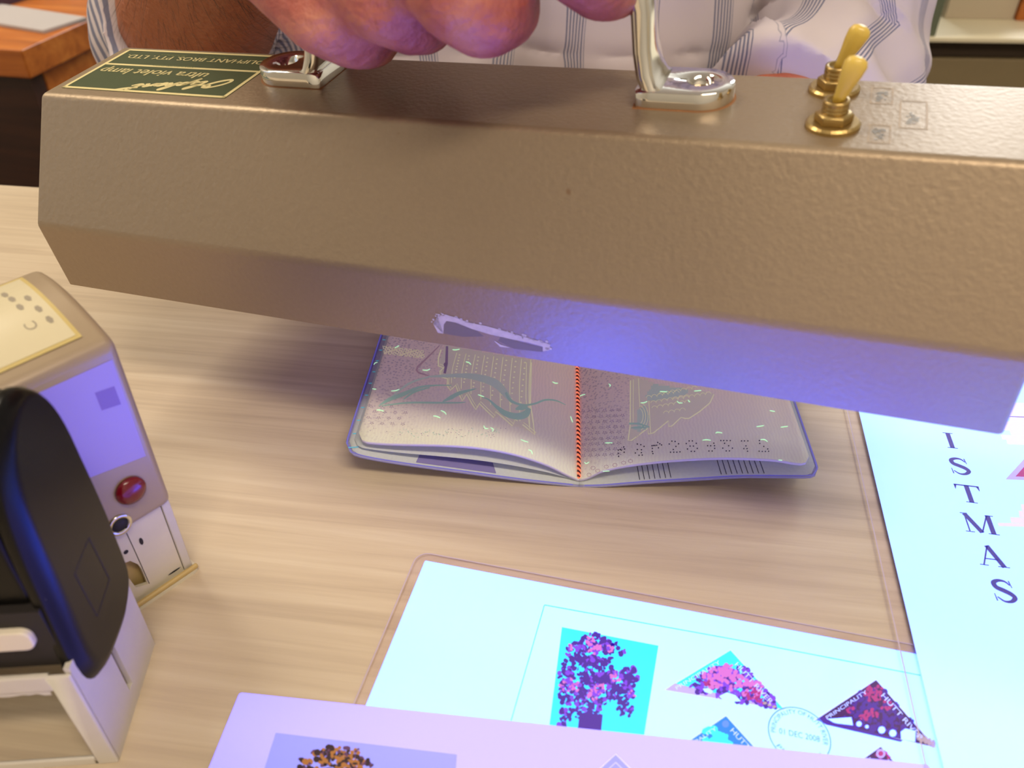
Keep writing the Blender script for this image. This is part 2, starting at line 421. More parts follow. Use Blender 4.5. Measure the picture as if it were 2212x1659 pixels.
stand_on_cab('box_file', c1, 48, 200, 250, M['file_green'], 'grey green box file standing on the cream worktop', 'box file')
c2 = on_cab(2040, 40)
stand_on_cab('carton', c2, 92, 150, 120, M['box_grey'], 'pale grey card carton on the cream worktop beside the box file', 'carton')
c3 = on_cab(2195, 45)
bk = stand_on_cab('wooden_tray', c3, 130, 200, 45, M['orange_wood'], 'brown wooden tray at the end of the cream worktop', 'tray')

# ================================================================== ULTRAVIOLET LAMP
LO = Vector((-156.686, 276.983, 113.769))
LR = (Matrix.Rotation(-0.354, 4, 'Z') @ Matrix.Rotation(-0.065, 4, 'Y') @ Matrix.Rotation(0.087, 4, 'X'))
LM = Matrix.Translation((LO.x / 1000, LO.y / 1000, TZ + LO.z / 1000)) @ LR
def lamp_px(u, v, y):
    """lamp coordinates (mm) of a pixel on the lamp plane with the given lamp y"""
    n = LR.to_3x3() @ Vector((0, 1, 0)); p = LO + LR.to_3x3() @ Vector((0, y, 0))
    return LR.to_3x3().transposed() @ (on_plane(u, v, p, n) - LO)
def lamp_to_table(p): return LO + LR.to_3x3() @ Vector(p)
lamp = empty('ultraviolet_lamp', mtx=LM)
tag(lamp, 'hammered bronze grey handheld ultraviolet lamp held over the open passport', 'ultraviolet lamp')
LW, LL = 42.6, 300.0
prof = [(LW + 24.2, -59.9), (LW + 24.5, -35.4), (LW, 0), (0, 0), (-24.5, -35.4), (-24.2, -59.9)]
bm = bmesh.new()
A = [bm.verts.new((0, y, z)) for y, z in prof]; B = [bm.verts.new((LL, y, z)) for y, z in prof]
for i in range(5): bm.faces.new((A[i], A[i + 1], B[i + 1], B[i]))
bm.faces.new(A[::-1]); bm.faces.new(B)
hs = from_bm('housing', bm, M['hammer'], lamp)
bevel(hs, 1.7, 4, 25)
hs.modifiers.remove(hs.modifiers['normals'])
so = hs.modifiers.new('thick', 'SOLIDIFY'); so.thickness = 0.0014; so.offset = -1
wn = hs.modifiers.new('normals', 'WEIGHTED_NORMAL'); wn.keep_sharp = True; wn.weight = 100
bm = bmesh.new(); bx(bm, 8, LL - 8, -18, LW + 18, -34, -32); from_bm('reflector', bm, M['reflector'], lamp)
for ty in (LW / 2 - 14, LW / 2 + 14):
    bm = bmesh.new()
    loft(bm, [[(x, ty + r * math.cos(a), -45 + r * math.sin(a)) for a in [2 * math.pi * k / 20 for k in range(20)]] for x, r in ((28, 6), (30, 8), (LL - 30, 8), (LL - 28, 6))])
    from_bm('fluorescent_tube', bm, M['tube'], lamp, True)
    for x0 in (10, LL - 28):
        bm = bmesh.new(); bx(bm, x0, x0 + 18, ty - 9, ty + 9, -54, -34.2); from_bm('tube_holder', bm, M['white_trim'], lamp)
# maker's label, reads from the far side
lab = from_py('maker_label', [(4.7, 5.4, .15), (70.4, 6.2, .15), (70.4, 40, .15), (4.7, 39.6, .15)], [(0, 1, 2, 3)], M['label_green'], lamp)
tag(lab, 'green maker label with cream lettering and border')
bm = bmesh.new(); prism(bm, [(4.7, 5.4), (70.4, 5.4), (70.4, 40), (4.7, 40)], 'z', 0.02, 0.15); lab.data = from_bm('maker_label_tmp', bm, M['label_green']).data
bpy.data.objects.remove(bpy.data.objects['maker_label_tmp'])
fl = Flat(lambda a, b: (a, b, .19))
for x0, x1, y0, y1 in ((4.7, 70.4, 5.4, 6.7), (4.7, 70.4, 38.7, 40), (4.7, 6.0, 5.4, 40), (69.1, 70.4, 5.4, 40), (6, 69.1, 25.6, 26.9)): fl.poly([(x0, y0), (x1, y0), (x1, y1), (x0, y1)])
fl.build('label_border', M['label_cream'], lab)
fl = Flat(lambda a, b: (a, b, .22))
flip = lambda x0, y0: (lambda x, y: (x0 - x, y0 - y))      # rotated half a turn
put_text(fl, 'ultra violet lamp', flip(53.2, 22.9), 0, 0.16, 44.8, 6.6)
put_text(fl, 'ultra violet lamp', flip(53.0, 22.95), 0, 0.16, 44.8, 6.6)
put_text(fl, 'OLIPHANT BROS. PTY. LTD.', flip(67.5, 35.0), 0, 0, 58.5, 4.3)
put_text(fl, 'OLIPHANT BROS. PTY. LTD.', flip(67.35, 35.0), 0, 0, 58.5, 4.3)
# brushed script word
SCR = [  # cell units: x right, y up
 [(1.25, 2.3), (.75, 2.55), (.2, 1.9), (.05, 1.0), (.4, .35), (.95, .7), (1.3, 1.5), (1.25, 2.2), (1.0, 2.35), (.9, 2.0), (1.5, 1.6), (2.2, 1.9)],
 [(2.0, 1.1), (2.45, 2.2), (2.35, 2.6), (2.1, 2.0), (1.95, .9), (2.1, .5), (2.5, .8)],
 [(2.5, .8), (2.65, 1.3), (2.6, .65), (2.85, .5), (3.1, .85)],
 [(3.1, .85), (3.3, 1.35), (3.0, -.5), (3.2, 1.0), (3.55, 1.35), (3.75, 1.0), (3.5, .55), (3.2, .7)],
 [(3.7, .7), (4.1, 1.4), (4.35, 2.3), (4.15, 2.5), (4.0, 1.6), (3.95, .5), (4.2, 1.1), (4.5, 1.3), (4.5, .6), (4.75, .6)],
 [(5.3, 1.2), (5.0, 1.35), (4.8, .9), (5.0, .5), (5.3, .9), (5.4, 1.3), (5.35, .6), (5.6, .6)],
 [(5.65, 1.3), (5.65, .5), (5.85, 1.1), (6.15, 1.3), (6.2, .6), (6.45, .6)],
 [(6.45, .7), (6.8, 1.5), (6.95, 2.3), (6.75, 1.2), (6.7, .6), (7.0, .5), (7.3, .9)],
 [(6.4, 1.55), (7.2, 1.6), (7.9, 1.9)]]
for st in SCR:
    pts = bez([(p[0], p[1]) for p in st], 5)
    n = len(pts) - 1
    fl.line([(66.0 - p.x * 4.7 - p.y * 1.3, 20.2 - p.x * 1.05 - p.y * 3.0) for p in pts], [0.75 + 0.65 * math.sin(math.pi * k / n) for k in range(n + 1)])
fl.build('label_lettering', M['label_cream'], lab)
fl = Flat(lambda a, b: (a, b, .22))
put_text(fl, 'MANUFACTURERS', flip(43, 27.6), 0, 0, 17, 1.7); put_text(fl, 'ADELAIDE', flip(50, 36.6), 0, 0, 9, 1.5); put_text(fl, 'AUSTRALIA', flip(33, 36.6), 0, 0, 11, 1.5)
fl.build('label_small_print', M['label_dim'], lab)

# chromed handle with two screwed feet
def foot(bm, xin, sgn, cx, z0=0.0, z1=4.2, y0=16.0, y1=34.0, hole=3.6, grow=0.0):
    """D-shaped flange with a hole; xin is the post end, rounded end at the far side"""
    cy = (y0 + y1) / 2; r = (y1 - y0) / 2 + grow; n = 48
    out, inn = [], []
    for k in range(n):
        a = 2 * math.pi * k / n; dx, dy = math.cos(a), math.sin(a)
        # distance to a D outline around (cx, cy)
        if dx * sgn >= 0: d = r
        else:
            tx = (abs(xin - cx) + grow) / max(abs(dx), 1e-6); ty = r / max(abs(dy), 1e-6); d = min(tx, ty)
        out.append((cx + dx * d, cy + dy * d)); inn.append((cx + dx * hole, cy + dy * hole))
    V = lambda P, z: [bm.verts.new((p[0], p[1], z)) for p in P]
    ot, ob, it, ib = V(out, z1), V(out, z0), V(inn, z1), V(inn, z0)
    om = V([(cx + (p[0] - cx) * .965, cy + (p[1] - cy) * .965) for p in out], z1 + .5)
    it2 = V(inn, z1 + .5)
    for k in range(n):
        j = (k + 1) % n
        bm.faces.new((ob[k], ob[j], ot[j], ot[k])); bm.faces.new((ot[k], ot[j], om[j], om[k])); bm.faces.new((om[k], om[j], it2[j], it2[k]))
        bm.faces.new((it2[k], it2[j], ib[j], ib[k]))
    for v in it: bm.verts.remove(v)
bm = bmesh.new()
foot(bm, 98.5, -1, 82.5); foot(bm, 196.5, 1, 213.0)
path = [(203.5, 2.2, 18, 4.4), (200.5, 4.4, 17.6, 4.6), (199.0, 8.0, 16, 4.8), (197.9, 14, 14, 5.0), (197.2, 24, 12, 5.4), (195.8, 30, 12, 6.4), (192, 34.0, 13, 7), (186, 35.8, 13.5, 7)]
mir = [(295.2 - x, z, w, t) for x, z, w, t in path][::-1]
path = path + [(147.6, 37.0, 14.5, 7.5)] + mir
rings = []
for i, (x, z, w, t) in enumerate(path):
    a = path[max(i - 1, 0)]; b = path[min(i + 1, len(path) - 1)]
    d = Vector((b[0] - a[0], b[1] - a[1])).normalized(); nn = Vector((-d.y, d.x))
    rr = round_rect(-w / 2, w / 2, -t / 2, t / 2, min(t, w) * .42, 4)
    rings.append([(x + nn.x * q, 25 + p, z + nn.y * q) for p, q in rr])
loft(bm, rings)
hd = from_bm('handle', bm, M['chrome'], lamp, True); tag(hd, 'chromed carrying handle with screwed feet')
for cx in (82.5, 213.0):
    bm = bmesh.new(); lathe(bm, [(3.4, .3), (3.4, 1.8), (2.6, 2.6), (1.2, 2.6)], (cx, 25, 0), 24); from_bm('screw', bm, M['brass'], hd, True)
for xin, s, cx in ((98.5, -1, 82.5), (196.5, 1, 213.0)):
    bm = bmesh.new(); foot(bm, xin, s, cx, 0.02, -0.42, hole=4.5, grow=0.9)
    for v in bm.verts: v.co.z = 0.05 if v.co.z > .03 else v.co.z
    from_bm('rust_ring', bm, M['rust'], lamp)
# toggle switches
for k, (tx, ty, tip) in enumerate(((248.0, 12.5, (251.4, 13.5, 16.8)), (246.8, 34.2, (251.2, 33.6, 17.0)))):
    bm = bmesh.new()
    lathe(bm, [(6.6, 0), (6.6, .9), (6.0, 1.4), (4.9, 1.4)], (tx, ty, 0), 32)
    sw = from_bm('toggle_switch', bm, M['brass'], lamp, False)
    tag(sw, 'brass collared toggle switch with yellowed ivory lever')
    bm = bmesh.new(); lathe(bm, [(4.7, 1.4), (4.7, 3.4), (3.7, 3.9)], (tx, ty, 0), 6); bevel(from_bm('hex_nut', bm, M['brass'], sw), .3)
    bm = bmesh.new(); lathe(bm, [(3.2, 3.9), (3.2, 4.4), (2.9, 4.6), (3.2, 4.9), (3.2, 5.4), (2.9, 5.6), (3.2, 5.9), (3.1, 6.8), (2.3, 6.8), (2.2, 6.2)], (tx, ty, 0), 24); from_bm('threaded_bush', bm, M['brass'], sw, True)
    b0 = Vector((tx + .2, ty, 6.0)); b1 = Vector(tip); ax = (b1 - b0); L_ = ax.length; ax.normalize()
    sx = Vector((0, 1, 0)).cross(ax).normalized(); sy = ax.cross(sx)
    rings = []
    for t, rx, ry in ((0, 1.3, 1.3), (.15, 1.5, 1.5), (.4, 2.0, 1.9), (.65, 2.6, 2.1), (.85, 2.8, 2.0), (.95, 2.3, 1.6), (1.0, 1.2, .9)):
        c = b0 + ax * L_ * t; rings.append([tuple(c + sx * rx * math.cos(a) + sy * ry * math.sin(a)) for a in [2 * math.pi * q / 18 for q in range(18)]])
    bm = bmesh.new(); loft(bm, rings); from_bm('lever', bm, M['ivory'], sw, True)
# worn printed frames by the switches
fl = Flat(lambda a, b: (a, b, .06))
for x0, x1, y0, y1 in ((256.4, 261.6, 4.6, 14.8), (263.2, 269.8, 13.6, 30.0), (256.0, 261.6, 27.0, 37.5)):
    for a in ((x0, x1, y0, y0 + .5), (x0, x1, y1 - .5, y1), (x0, x0 + .45, y0 + .5, y1 - .5), (x1 - .45, x1, y0 + .5, y1 - .5)): fl.poly([(a[0], a[2]), (a[1], a[2]), (a[1], a[3]), (a[0], a[3])])
fl.build('worn_print_frames', M['print_tan'], lamp)
fl = Flat(lambda a, b: (a, b, .06))
rn = random.Random(3)
for cx, cy, w, h in ((258.8, 9.5, 2.6, 6), (266.3, 20, 2.4, 8), (258.8, 32, 2.6, 6)):
    for k in range(26): fl.disc(cx + rn.uniform(-w / 2, w / 2), cy + rn.uniform(-h / 2, h / 2), rn.uniform(.25, .6), 6)
fl.build('worn_print_marks', M['print_grey'], lamp)
# chipped paint on the front skirt
def skirt(x, z, off=.08): return (x, -24.5 + .3 * (-z - 35.4) / 24.5 - off, z)
def skirt_px(u, v): p = lamp_px(u, v, -24.6); return (p.x, p.z)
fl = Flat(lambda a, b: skirt(a, b, .10))
chip = [(935, 700), (945, 683), (962, 680), (985, 687), (1010, 697), (1050, 705), (1090, 716), (1130, 728), (1165, 738), (1188, 745), (1186, 758), (1172, 760), (1172, 750), (1140, 741), (1100, 733), (1060, 724), (1020, 712), (985, 698), (964, 694), (958, 702), (957, 722), (945, 720)]
rn = random.Random(11)
top_e = bez([skirt_px(*p) for p in chip[:11]], 4); 
outl = [skirt_px(*p) for p in chip]
cen = lambda i: outl[i]
for a, b, c, d in ((0, 1, 20, 21), (1, 2, 18, 19), (2, 3, 17, 18), (3, 4, 16, 17), (4, 5, 15, 16), (5, 6, 14, 15), (6, 7, 13, 14), (7, 8, 12, 13), (8, 9, 11, 12)):
    fl.poly([outl[a], outl[b], outl[c], outl[d]])
fl.poly([outl[0], outl[1], outl[19], outl[20]])
fl.poly([outl[9], outl[10], outl[11]])
fl.line([skirt_px(*p) for p in ((1068, 738), (1080, 748), (1100, 752))], [.3, .9, .2])
for k in range(40):
    i = rn.randrange(len(top_e)); p = top_e[i]; fl.disc(p[0] + rn.uniform(-.8, .8), p[1] + rn.uniform(-.4, .6), rn.uniform(.2, .55), 6)
fl.build('chipped_paint', M['chip'], lamp)
fl = Flat(lambda a, b: skirt(a, b, .05))
fl.poly([skirt_px(*p) for p in ((958, 722), (957, 700), (966, 694), (990, 700), (1030, 716), (1045, 728), (1000, 729))])
fl.poly([skirt_px(*p) for p in ((1075, 738), (1080, 729), (1130, 742), (1172, 752), (1172, 762), (1110, 755))])
fl.build('scuff', M['scuff'], lamp)

# ================================================================== PASSPORT
PO = Vector((23.4, 208.6, 0)); PA = math.radians(86.90368 - 90)
pp = empty('passport', (PO.x / 1000, PO.y / 1000, TZ), PA)
tag(pp, 'open passport booklet with orange stitched spine under the lamp', 'passport')
def interp(tab, s):
    if s <= tab[0][0]: return tab[0][1]
    for (a, za), (b, zb) in zip(tab, tab[1:]):
        if s <= b: return za + (zb - za) * (s - a) / (b - a)
    return tab[-1][1]
COVL = [(0, .3), (20, 2.3), (40, 5.0), (63, 8.2), (76, 10.8), (81.5, 13.2)]
COVR = [(0, .3), (8, .9), (24, 3.6), (40, 5.9), (55, 7.9), (70, 8.7), (81.5, 9.2)]
PGL = [(0, 1.6), (5, 4.6), (11.6, 8.6), (21, 12.4), (29, 14.4), (37, 15.5), (48, 15.9), (64, 15.6), (73, 15.9), (77, 16.6)]
PGR = [(0, 1.6), (3.2, 3.0), (7.7, 6.4), (14, 8.8), (21.5, 10.8), (33, 13.0), (48, 14.7), (63.5, 14.8), (72, 13.6), (77.5, 13.2)]
def smooth_tab(tab, n=60):
    pts = bez(tab, 10); xs = [(p[0], p[1]) for p in pts]; return xs
COVL, COVR, PGL, PGR = map(smooth_tab, (COVL, COVR, PGL, PGR))
def zfun(tab, x, y): # a little flatter towards the far end
    return interp(tab, x) * (1 - 0.0012 * y)
def curved_slab(name, sgn, tab, w, y0, y1, thick, rc, m, parent, nx=44, ny=10, uv=True):
    vs, fs = [], []
    xs = [w * k / nx for k in range(nx + 1)]
    for top in (1, 0):
        for x in xs:
            inset = 0.0
            if x > w - rc: inset = rc - math.sqrt(max(0, rc * rc - (x - (w - rc)) ** 2))
            for k in range(ny + 1):
                y = (y0 + inset) + (y1 - y0 - 2 * inset) * k / ny
                vs.append((sgn * x, y, zfun(tab, x, y) - (0 if top else thick)))
    N = ny + 1; off = (nx + 1) * N
    for i in range(nx):
        for k in range(ny):
            a, b, c, d = i * N + k, (i + 1) * N + k, (i + 1) * N + k + 1, i * N + k + 1
            fs.append((a, b, c, d) if sgn > 0 else (d, c, b, a))
            a, b, c, d = a + off, b + off, c + off, d + off
            fs.append((d, c, b, a) if sgn > 0 else (a, b, c, d))
    rim = [i * N for i in range(nx + 1)] + [nx * N + k for k in range(1, N)] + [i * N + ny for i in range(nx - 1, -1, -1)] + [k for k in range(ny - 1, 0, -1)]
    for a, b in zip(rim, rim[1:] + rim[:1]):
        fs.append((b, a, a + off, b + off) if sgn > 0 else (a, b, b + off, a + off))
    o = from_py(name, vs, fs, m, parent, True)
    return o

def page_mat(name, side):
    """printed security background: object coordinates in metres, x across, y along the spine"""
    m = bpy.data.materials.new(name); m.use_nodes = True; nt = m.node_tree; p = nt.nodes['Principled BSDF']
    p.inputs['Roughness'].default_value = 0.7
    p.inputs['Emission Color'].default_value = (.085, .068, .055, 1); p.inputs['Emission Strength'].default_value = 1.0   # dull fluorescence
    tc = nt.nodes.new('ShaderNodeTexCoord'); sp = nt.nodes.new('ShaderNodeSeparateXYZ'); nt.links.new(tc.outputs['Object'], sp.inputs[0])
    def mapr(sock, a, b, c=0.0, d=1.0):
        n = nt.nodes.new('ShaderNodeMapRange'); n.inputs[1].default_value = a; n.inputs[2].default_value = b; n.inputs[3].default_value = c; n.inputs[4].default_value = d
        nt.links.new(sock, n.inputs[0]); return n.outputs[0]
    def mixc(f, a, b):
        n = nt.nodes.new('ShaderNodeMix'); n.data_type = 'RGBA'
        nt.links.new(f, n.inputs['Factor'])
        for s, k in ((a, 'A'), (b, 'B')):
            if isinstance(s, tuple): n.inputs[k].default_value = s
            else: nt.links.new(s, n.inputs[k])
        return n.outputs['Result']
    def math_(op, a, b):
        n = nt.nodes.new('ShaderNodeMath'); n.operation = op
        for s, k in ((a, 0), (b, 1)):
            if isinstance(s, (int, float)): n.inputs[k].default_value = s
            else: nt.links.new(s, n.inputs[k])
        return n.outputs[0]
    pink = srgb(242, 222, 202); grey = srgb(224, 228, 202)
    base = mixc(mapr(sp.outputs['Y'], 0.004, 0.045), grey, pink)
    # violet micro print, strong at the outer edge (left page) or by the spine (right page)
    v = nt.nodes.new('ShaderNodeTexVoronoi'); v.inputs['Scale'].default_value = 780; nt.links.new(tc.outputs['Object'], v.inputs['Vector'])
    dots = mapr(v.outputs['Distance'], 0.42, 0.30)
    if side < 0: fade = mapr(sp.outputs['X'], -0.046, -0.074)
    else: fade = mapr(sp.outputs['X'], 0.030, 0.004)
    fade = math_('MULTIPLY', fade, mapr(sp.outputs['Y'], 0.004, 0.05, 0.15, 1.0))
    base = mixc(math_('MULTIPLY', fade, 0.55), base, srgb(186, 160, 172))
    base = mixc(math_('MULTIPLY', math_('MULTIPLY', dots, fade), 0.75), base, srgb(128, 100, 138))
    # fine wavy guilloche lines
    w = nt.nodes.new('ShaderNodeTexWave'); w.inputs['Scale'].default_value = 260; w.inputs['Distortion'].default_value = 6; w.inputs['Detail'].default_value = 1
    nt.links.new(tc.outputs['Object'], w.inputs['Vector'])
    base = mixc(math_('MULTIPLY', w.outputs['Fac'], 0.16), base, srgb(190, 178, 174))
    nt.links.new(base, p.inputs['Base Color'])
    return m
M['cover'] = mat('passport_cover', srgb(150, 148, 186), 0.55, bump=0.3, bscale=900)
M['endpaper'] = mat('passport_endpaper', srgb(196, 202, 200), 0.7, var=0.08, vscale=900)
M['cover_glow'] = mat('cover_edge_fluorescing', srgb(120, 120, 190), 0.6, emit=(.10, .08, .45), estr=0.35)
M['page_edge'] = mat('page_edges', srgb(206, 200, 214), 0.8)
M['pageL'] = page_mat('printed_page_left', -1); M['pageR'] = page_mat('printed_page_right', 1)
M['fibre'] = mat('glowing_fibre', srgb(200, 240, 190), 0.6, emit=(.45, .95, .55), estr=0.6)
M['thread'] = mat('glowing_orange_thread', srgb(230, 90, 50), 0.6, emit=(1.0, .24, .12), estr=0.7)
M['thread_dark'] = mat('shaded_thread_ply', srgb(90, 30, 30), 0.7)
M['ink_teal'] = mat('teal_ink', srgb(200, 216, 196), 0.7, emit=(.06, .075, .05)); M['ink_teal2'] = mat('dark_teal_ink', srgb(162, 208, 184), 0.7, emit=(.06, .075, .05))
M['ink_pale'] = mat('pale_yellow_green_ink', srgb(240, 238, 190), 0.7, emit=(.16, .16, .08), estr=1.0)
M['ink_wash'] = mat('pale_green_wash_ink', srgb(228, 218, 192), 0.7, emit=(.072, .074, .05))
M['ink_violet'] = mat('violet_ink', srgb(156, 132, 158), 0.7, emit=(.03, .02, .03))
M['ink_plum'] = mat('plum_line_ink', srgb(192, 158, 162), 0.7, emit=(.05, .035, .035))
M['ink_blue'] = mat('blue_violet_print', srgb(140, 132, 186), 0.6)
M['ink_black'] = mat('dark_line_print', srgb(50, 46, 66), 0.7)
M['ink_cyan'] = mat('cyan_stripe', srgb(110, 180, 200), 0.6, emit=(.1, .5, .6), estr=0.25)

for s, tabc, nm in ((-1, COVL, 'left'), (1, COVR, 'right')):
    cv = curved_slab('cover', s, [(a, b) for a, b in tabc], 81.8, -1.0, 124.5, .75, 5, M['cover'], pp)
    cv.data.materials.append(M['cover_glow'])
    tag(cv, 'bluish cover board')
    ep = curved_slab('endpaper', s, [(a, b + .28) for a, b in tabc], 80.6, -.2, 123.8, .26, 4.5, [M['endpaper']], pp)
    rim = Flat(lambda a, b: (s * a, b, zfun(tabc, a, b) + .06))
    rim.line([(x, -.45) for x in range(2, 78, 4)] + [(79, -.2), (81.2, 3)] + [(81.45, y) for y in range(6, 121, 6)], .5)
    rim.build('glowing_cover_rim', M['cover_glow'], cv)
# inside pages: a loose inner leaf and the page blocks
lf = curved_slab('inner_leaf', -1, [(a, interp(COVL, a) * .55 + b * .42) for a, b in PGL], 79, 1.5, 122.5, .18, 4, M['endpaper'], pp)
blL = curved_slab('page_block', -1, PGL, 77, 1.0, 122, 1.1, 4, [M['pageL'], M['page_edge']], pp)
blR = curved_slab('page_block', 1, PGR, 78, 1.0, 122, 1.1, 4, [M['pageR'], M['page_edge']], pp)
for b in (blL, blR):
    for p in b.data.polygons:
        if p.normal.z < .45: p.material_index = 1
# find the page point seen at a pixel
PX = Vector((math.cos(PA), math.sin(PA), 0)); PY = Vector((-math.sin(PA), math.cos(PA), 0))
def to_pp(p): q = Vector(p) - PO; return Vector((q.dot(PX), q.dot(PY), q.z))
def page_px(u, v, off=.06):
    o = to_pp(Vector((0, 0, CAMH))); d = to_pp(PO + ray(u, v)); t0, t1 = 0.0, 0.0
    def h(t):
        q = o + d * t; return q.z - zfun(PGL if q.x < 0 else PGR, abs(q.x), q.y)
    t = 100.0
    while h(t) > 0 and t < 600: t += 3
    a, b = t - 3, t
    for _ in range(30):
        c = (a + b) / 2
        if h(c) > 0: a = c
        else: b = c
    q = o + d * a; return (q.x, q.y, q.z + off)
def on_page(off): return lambda u, v: page_px(u, v, off)
ZL = lambda x, y: (740 + x / 4.254, 720 + y / 4.254)        # readings taken on enlarged views
ZR = lambda x, y: (1240 + x / 4.022, 780 + y / 4.022)
# left page print
fl = Flat(on_page(.05))
fl.fill([ZL(*p) for p in ((890, 250), (950, 110), (1740, 250), (1725, 660), (1765, 930), (1690, 890), (1560, 850), (1470, 760), (1390, 775), (1250, 650), (1230, 700), (1120, 570), (1100, 620), (1030, 490), (990, 520), (960, 420), (890, 380))])
fl.build('printed_fan_wash', M['ink_wash'], blL)
fl = Flat(on_page(.08))
for k in range(9):
    t = k / 8
    x0, y0 = 960 + 130 * t * 5.5, 130 + 20 * k
    fl.line(bez([ZL(1050 + 85 * k, 180 + 8 * k), ZL(1010 + 88 * k, 330 + 22 * k), ZL(1000 + 90 * k, 460 + 50 * k)], 5), 1.6)
for k in range(8):
    for j in range(9):
        t = j / 8
        fl.disc(*ZL(1075 + 86 * k - 45 * t, 200 + 10 * k + (210 + 30 * k) * t), 2.2, 7, 0, 1.6)
scal = [(905, 150), (880, 230), (880, 300), (930, 320), (895, 350), (900, 400), (965, 420), (960, 480), (990, 525), (1040, 480), (1070, 560), (1100, 622), (1140, 560), (1190, 650), (1225, 702), (1255, 645), (1320, 710), (1390, 776), (1405, 720), (1480, 780), (1560, 852), (1585, 790), (1680, 860), (1765, 932), (1750, 800), (1725, 650), (1730, 400), (1735, 270)]
fl.line([ZL(*p) for p in scal], 2.6); fl.line([ZL(p[0] + 14, p[1] - 16) for p in scal[2:24]], 1.4); fl.line([ZL(1690, 270), ZL(1685, 600), ZL(1720, 880)], 1.4)
fl.build('printed_fan_lines', M['ink_pale'], blL)
fl = Flat(on_page(.11))
def brush(pts, ws, f=fl): 
    P = bez(pts, 6); n = len(P) - 1
    W = [interp([(i / (len(ws) - 1), w) for i, w in enumerate(ws)], k / n) for k in range(n + 1)]
    f.line([ZL(*p) for p in P], W)
brush([(330, 670), (430, 610), (560, 560), (700, 500), (860, 480), (1000, 480)], [1, 8, 9, 5, 3, 1.5])
brush([(360, 668), (600, 640), (850, 640), (1050, 640), (1130, 635)], [2, 4, 4, 3, 1])
brush([(920, 630), (1000, 590), (1080, 550), (1230, 510)], [2, 9, 8, 1])
brush([(560, 610), (660, 540), (800, 500)], [2, 5, 2])
brush([(1360, 630), (1430, 690), (1500, 740), (1600, 765), (1680, 745), (1715, 690)], [2, 8, 12, 14, 16, 8])
brush([(1590, 700), (1650, 680), (1700, 675)], [3, 14, 8])
brush([(1280, 590), (1340, 610), (1420, 680)], [1, 3, 6])
brush([(1500, 545), (1545, 620), (1650, 660), (1760, 650), (1860, 615), (1960, 620), (2050, 660)], [5, 6, 4, 4, 4, 3, 1])
fl.build('printed_brush_drawing', M['ink_teal2'], blL)
fl = Flat(on_page(.10))
brush([(780, 400), (900, 395), (1080, 390), (1230, 405), (1400, 460), (1500, 560), (1560, 640)], [2, 6, 9, 14, 18, 14, 3], fl)
brush([(380, 650), (600, 470), (800, 400)], [2, 5, 2], fl)
fl.build('printed_soft_shade', M['ink_teal'], blL)
fl = Flat(on_page(.10))
fl.line([ZL(960, 120), ZL(955, 280), ZL(938, 370)], [5, 6, 5]); fl.disc(*ZL(945, 290), 4, 8, 0, 5)
fl.build('printed_staff', M['ink_violet'], blL)
fl = Flat(on_page(.09))
fl.line([ZL(890, 115), ZL(790, 215), ZL(690, 310), ZL(680, 340), ZL(700, 365), ZL(790, 390)], [2, 3, 4.5, 4.5, 3.5, 2])
fl.build('printed_outline', M['ink_plum'], blL)
fl = Flat(on_page(.08))
for r in range(7):
    for k in range(28): 
        if (k * 7 + r * 3) % 11 < 8: fl.disc(*ZL(372 + k * 13.6 + r * 2, 120 + r * 11 + k * 1.6), 1.25, 6)
fl.build('printed_dotted_panel', M['ink_pale'], blL)
def star(f, u, v, r):
    for a in range(5):
        t = math.radians(72 * a + 20); f.line([(u + .25 * r * math.cos(t), v + .25 * r * math.sin(t)), (u + r * math.cos(t), v + r * .7 * math.sin(t))], [.6, 1.5])
fl = Flat(on_page(.08))
for r in range(4):
    for k in range(4 - (r == 0)): 
        star(fl, *ZL(260 + k * 95 + (r % 2) * 45 - r * 12, 670 + r * 52 + k * 3), 4.6)
for k in range(40): fl.disc(*ZL(rn.uniform(240, 1500), rn.uniform(870, 960)), .9, 5)
fl.build('printed_star_pattern', M['ink_violet'], blL)
fl = Flat(on_page(.08))
rn = random.Random(5)
for k in range(90): 
    x = 500 + 950 * rn.random(); fl.disc(*ZL(x, 905 + 25 * math.sin(x * .03) + rn.uniform(-12, 30)), rn.uniform(.6, 1.6), 6)
fl.build('printed_cyan_speckle', M['ink_teal'], blL)
# right page print
fl = Flat(on_page(.05))
fl.fill([ZR(*p) for p in ((480, 170), (560, 150), (700, 190), (1215, 285), (1180, 360), (1100, 430), (1000, 500), (960, 490), (830, 570), (820, 520), (700, 600), (650, 640), (640, 580), (500, 690), (468, 690), (490, 560))])
fl.build('printed_shell_wash', M['ink_wash'], blR)
fl = Flat(on_page(.08))
rs = [(490, 170), (487, 560), (470, 690), (500, 690), (640, 585), (645, 635), (690, 625), (820, 520), (825, 570), (850, 565), (930, 490), (965, 500), (1000, 498), (1090, 440), (1180, 365), (1215, 290)]
fl.line([ZR(*p) for p in rs], 2.2); fl.line([ZR(560, 150), ZR(570, 400)], 1.3); fl.line([ZR(515, 160), ZR(512, 540)], 1.2); fl.line([ZR(650, 345), ZR(665, 630)], 1.6)
for r, (y, x0, x1) in enumerate(((330, 650, 900), (300, 760, 1060), (375, 690, 1010), (420, 700, 1000), (465, 800, 960), (350, 880, 1180))):
    k = x0
    while k < x1:
        fl.line([ZR(*p) for p in arc(k, y - (k - x0) * .18, 26, 30, 200, 340, 6)], 1.2); k += 48
for a in range(3): fl.line([ZR(*p) for p in arc(560, 480, 40 + 22 * a, 70 + 26 * a, -75, 75, 10)], 1.2)
fl.build('printed_shell_lines', M['ink_pale'], blR)
fl = Flat(on_page(.07))
fl.fill([ZR(*p) for p in ((545, 420), (620, 390), (655, 480), (650, 580), (560, 615), (500, 585), (545, 560))])
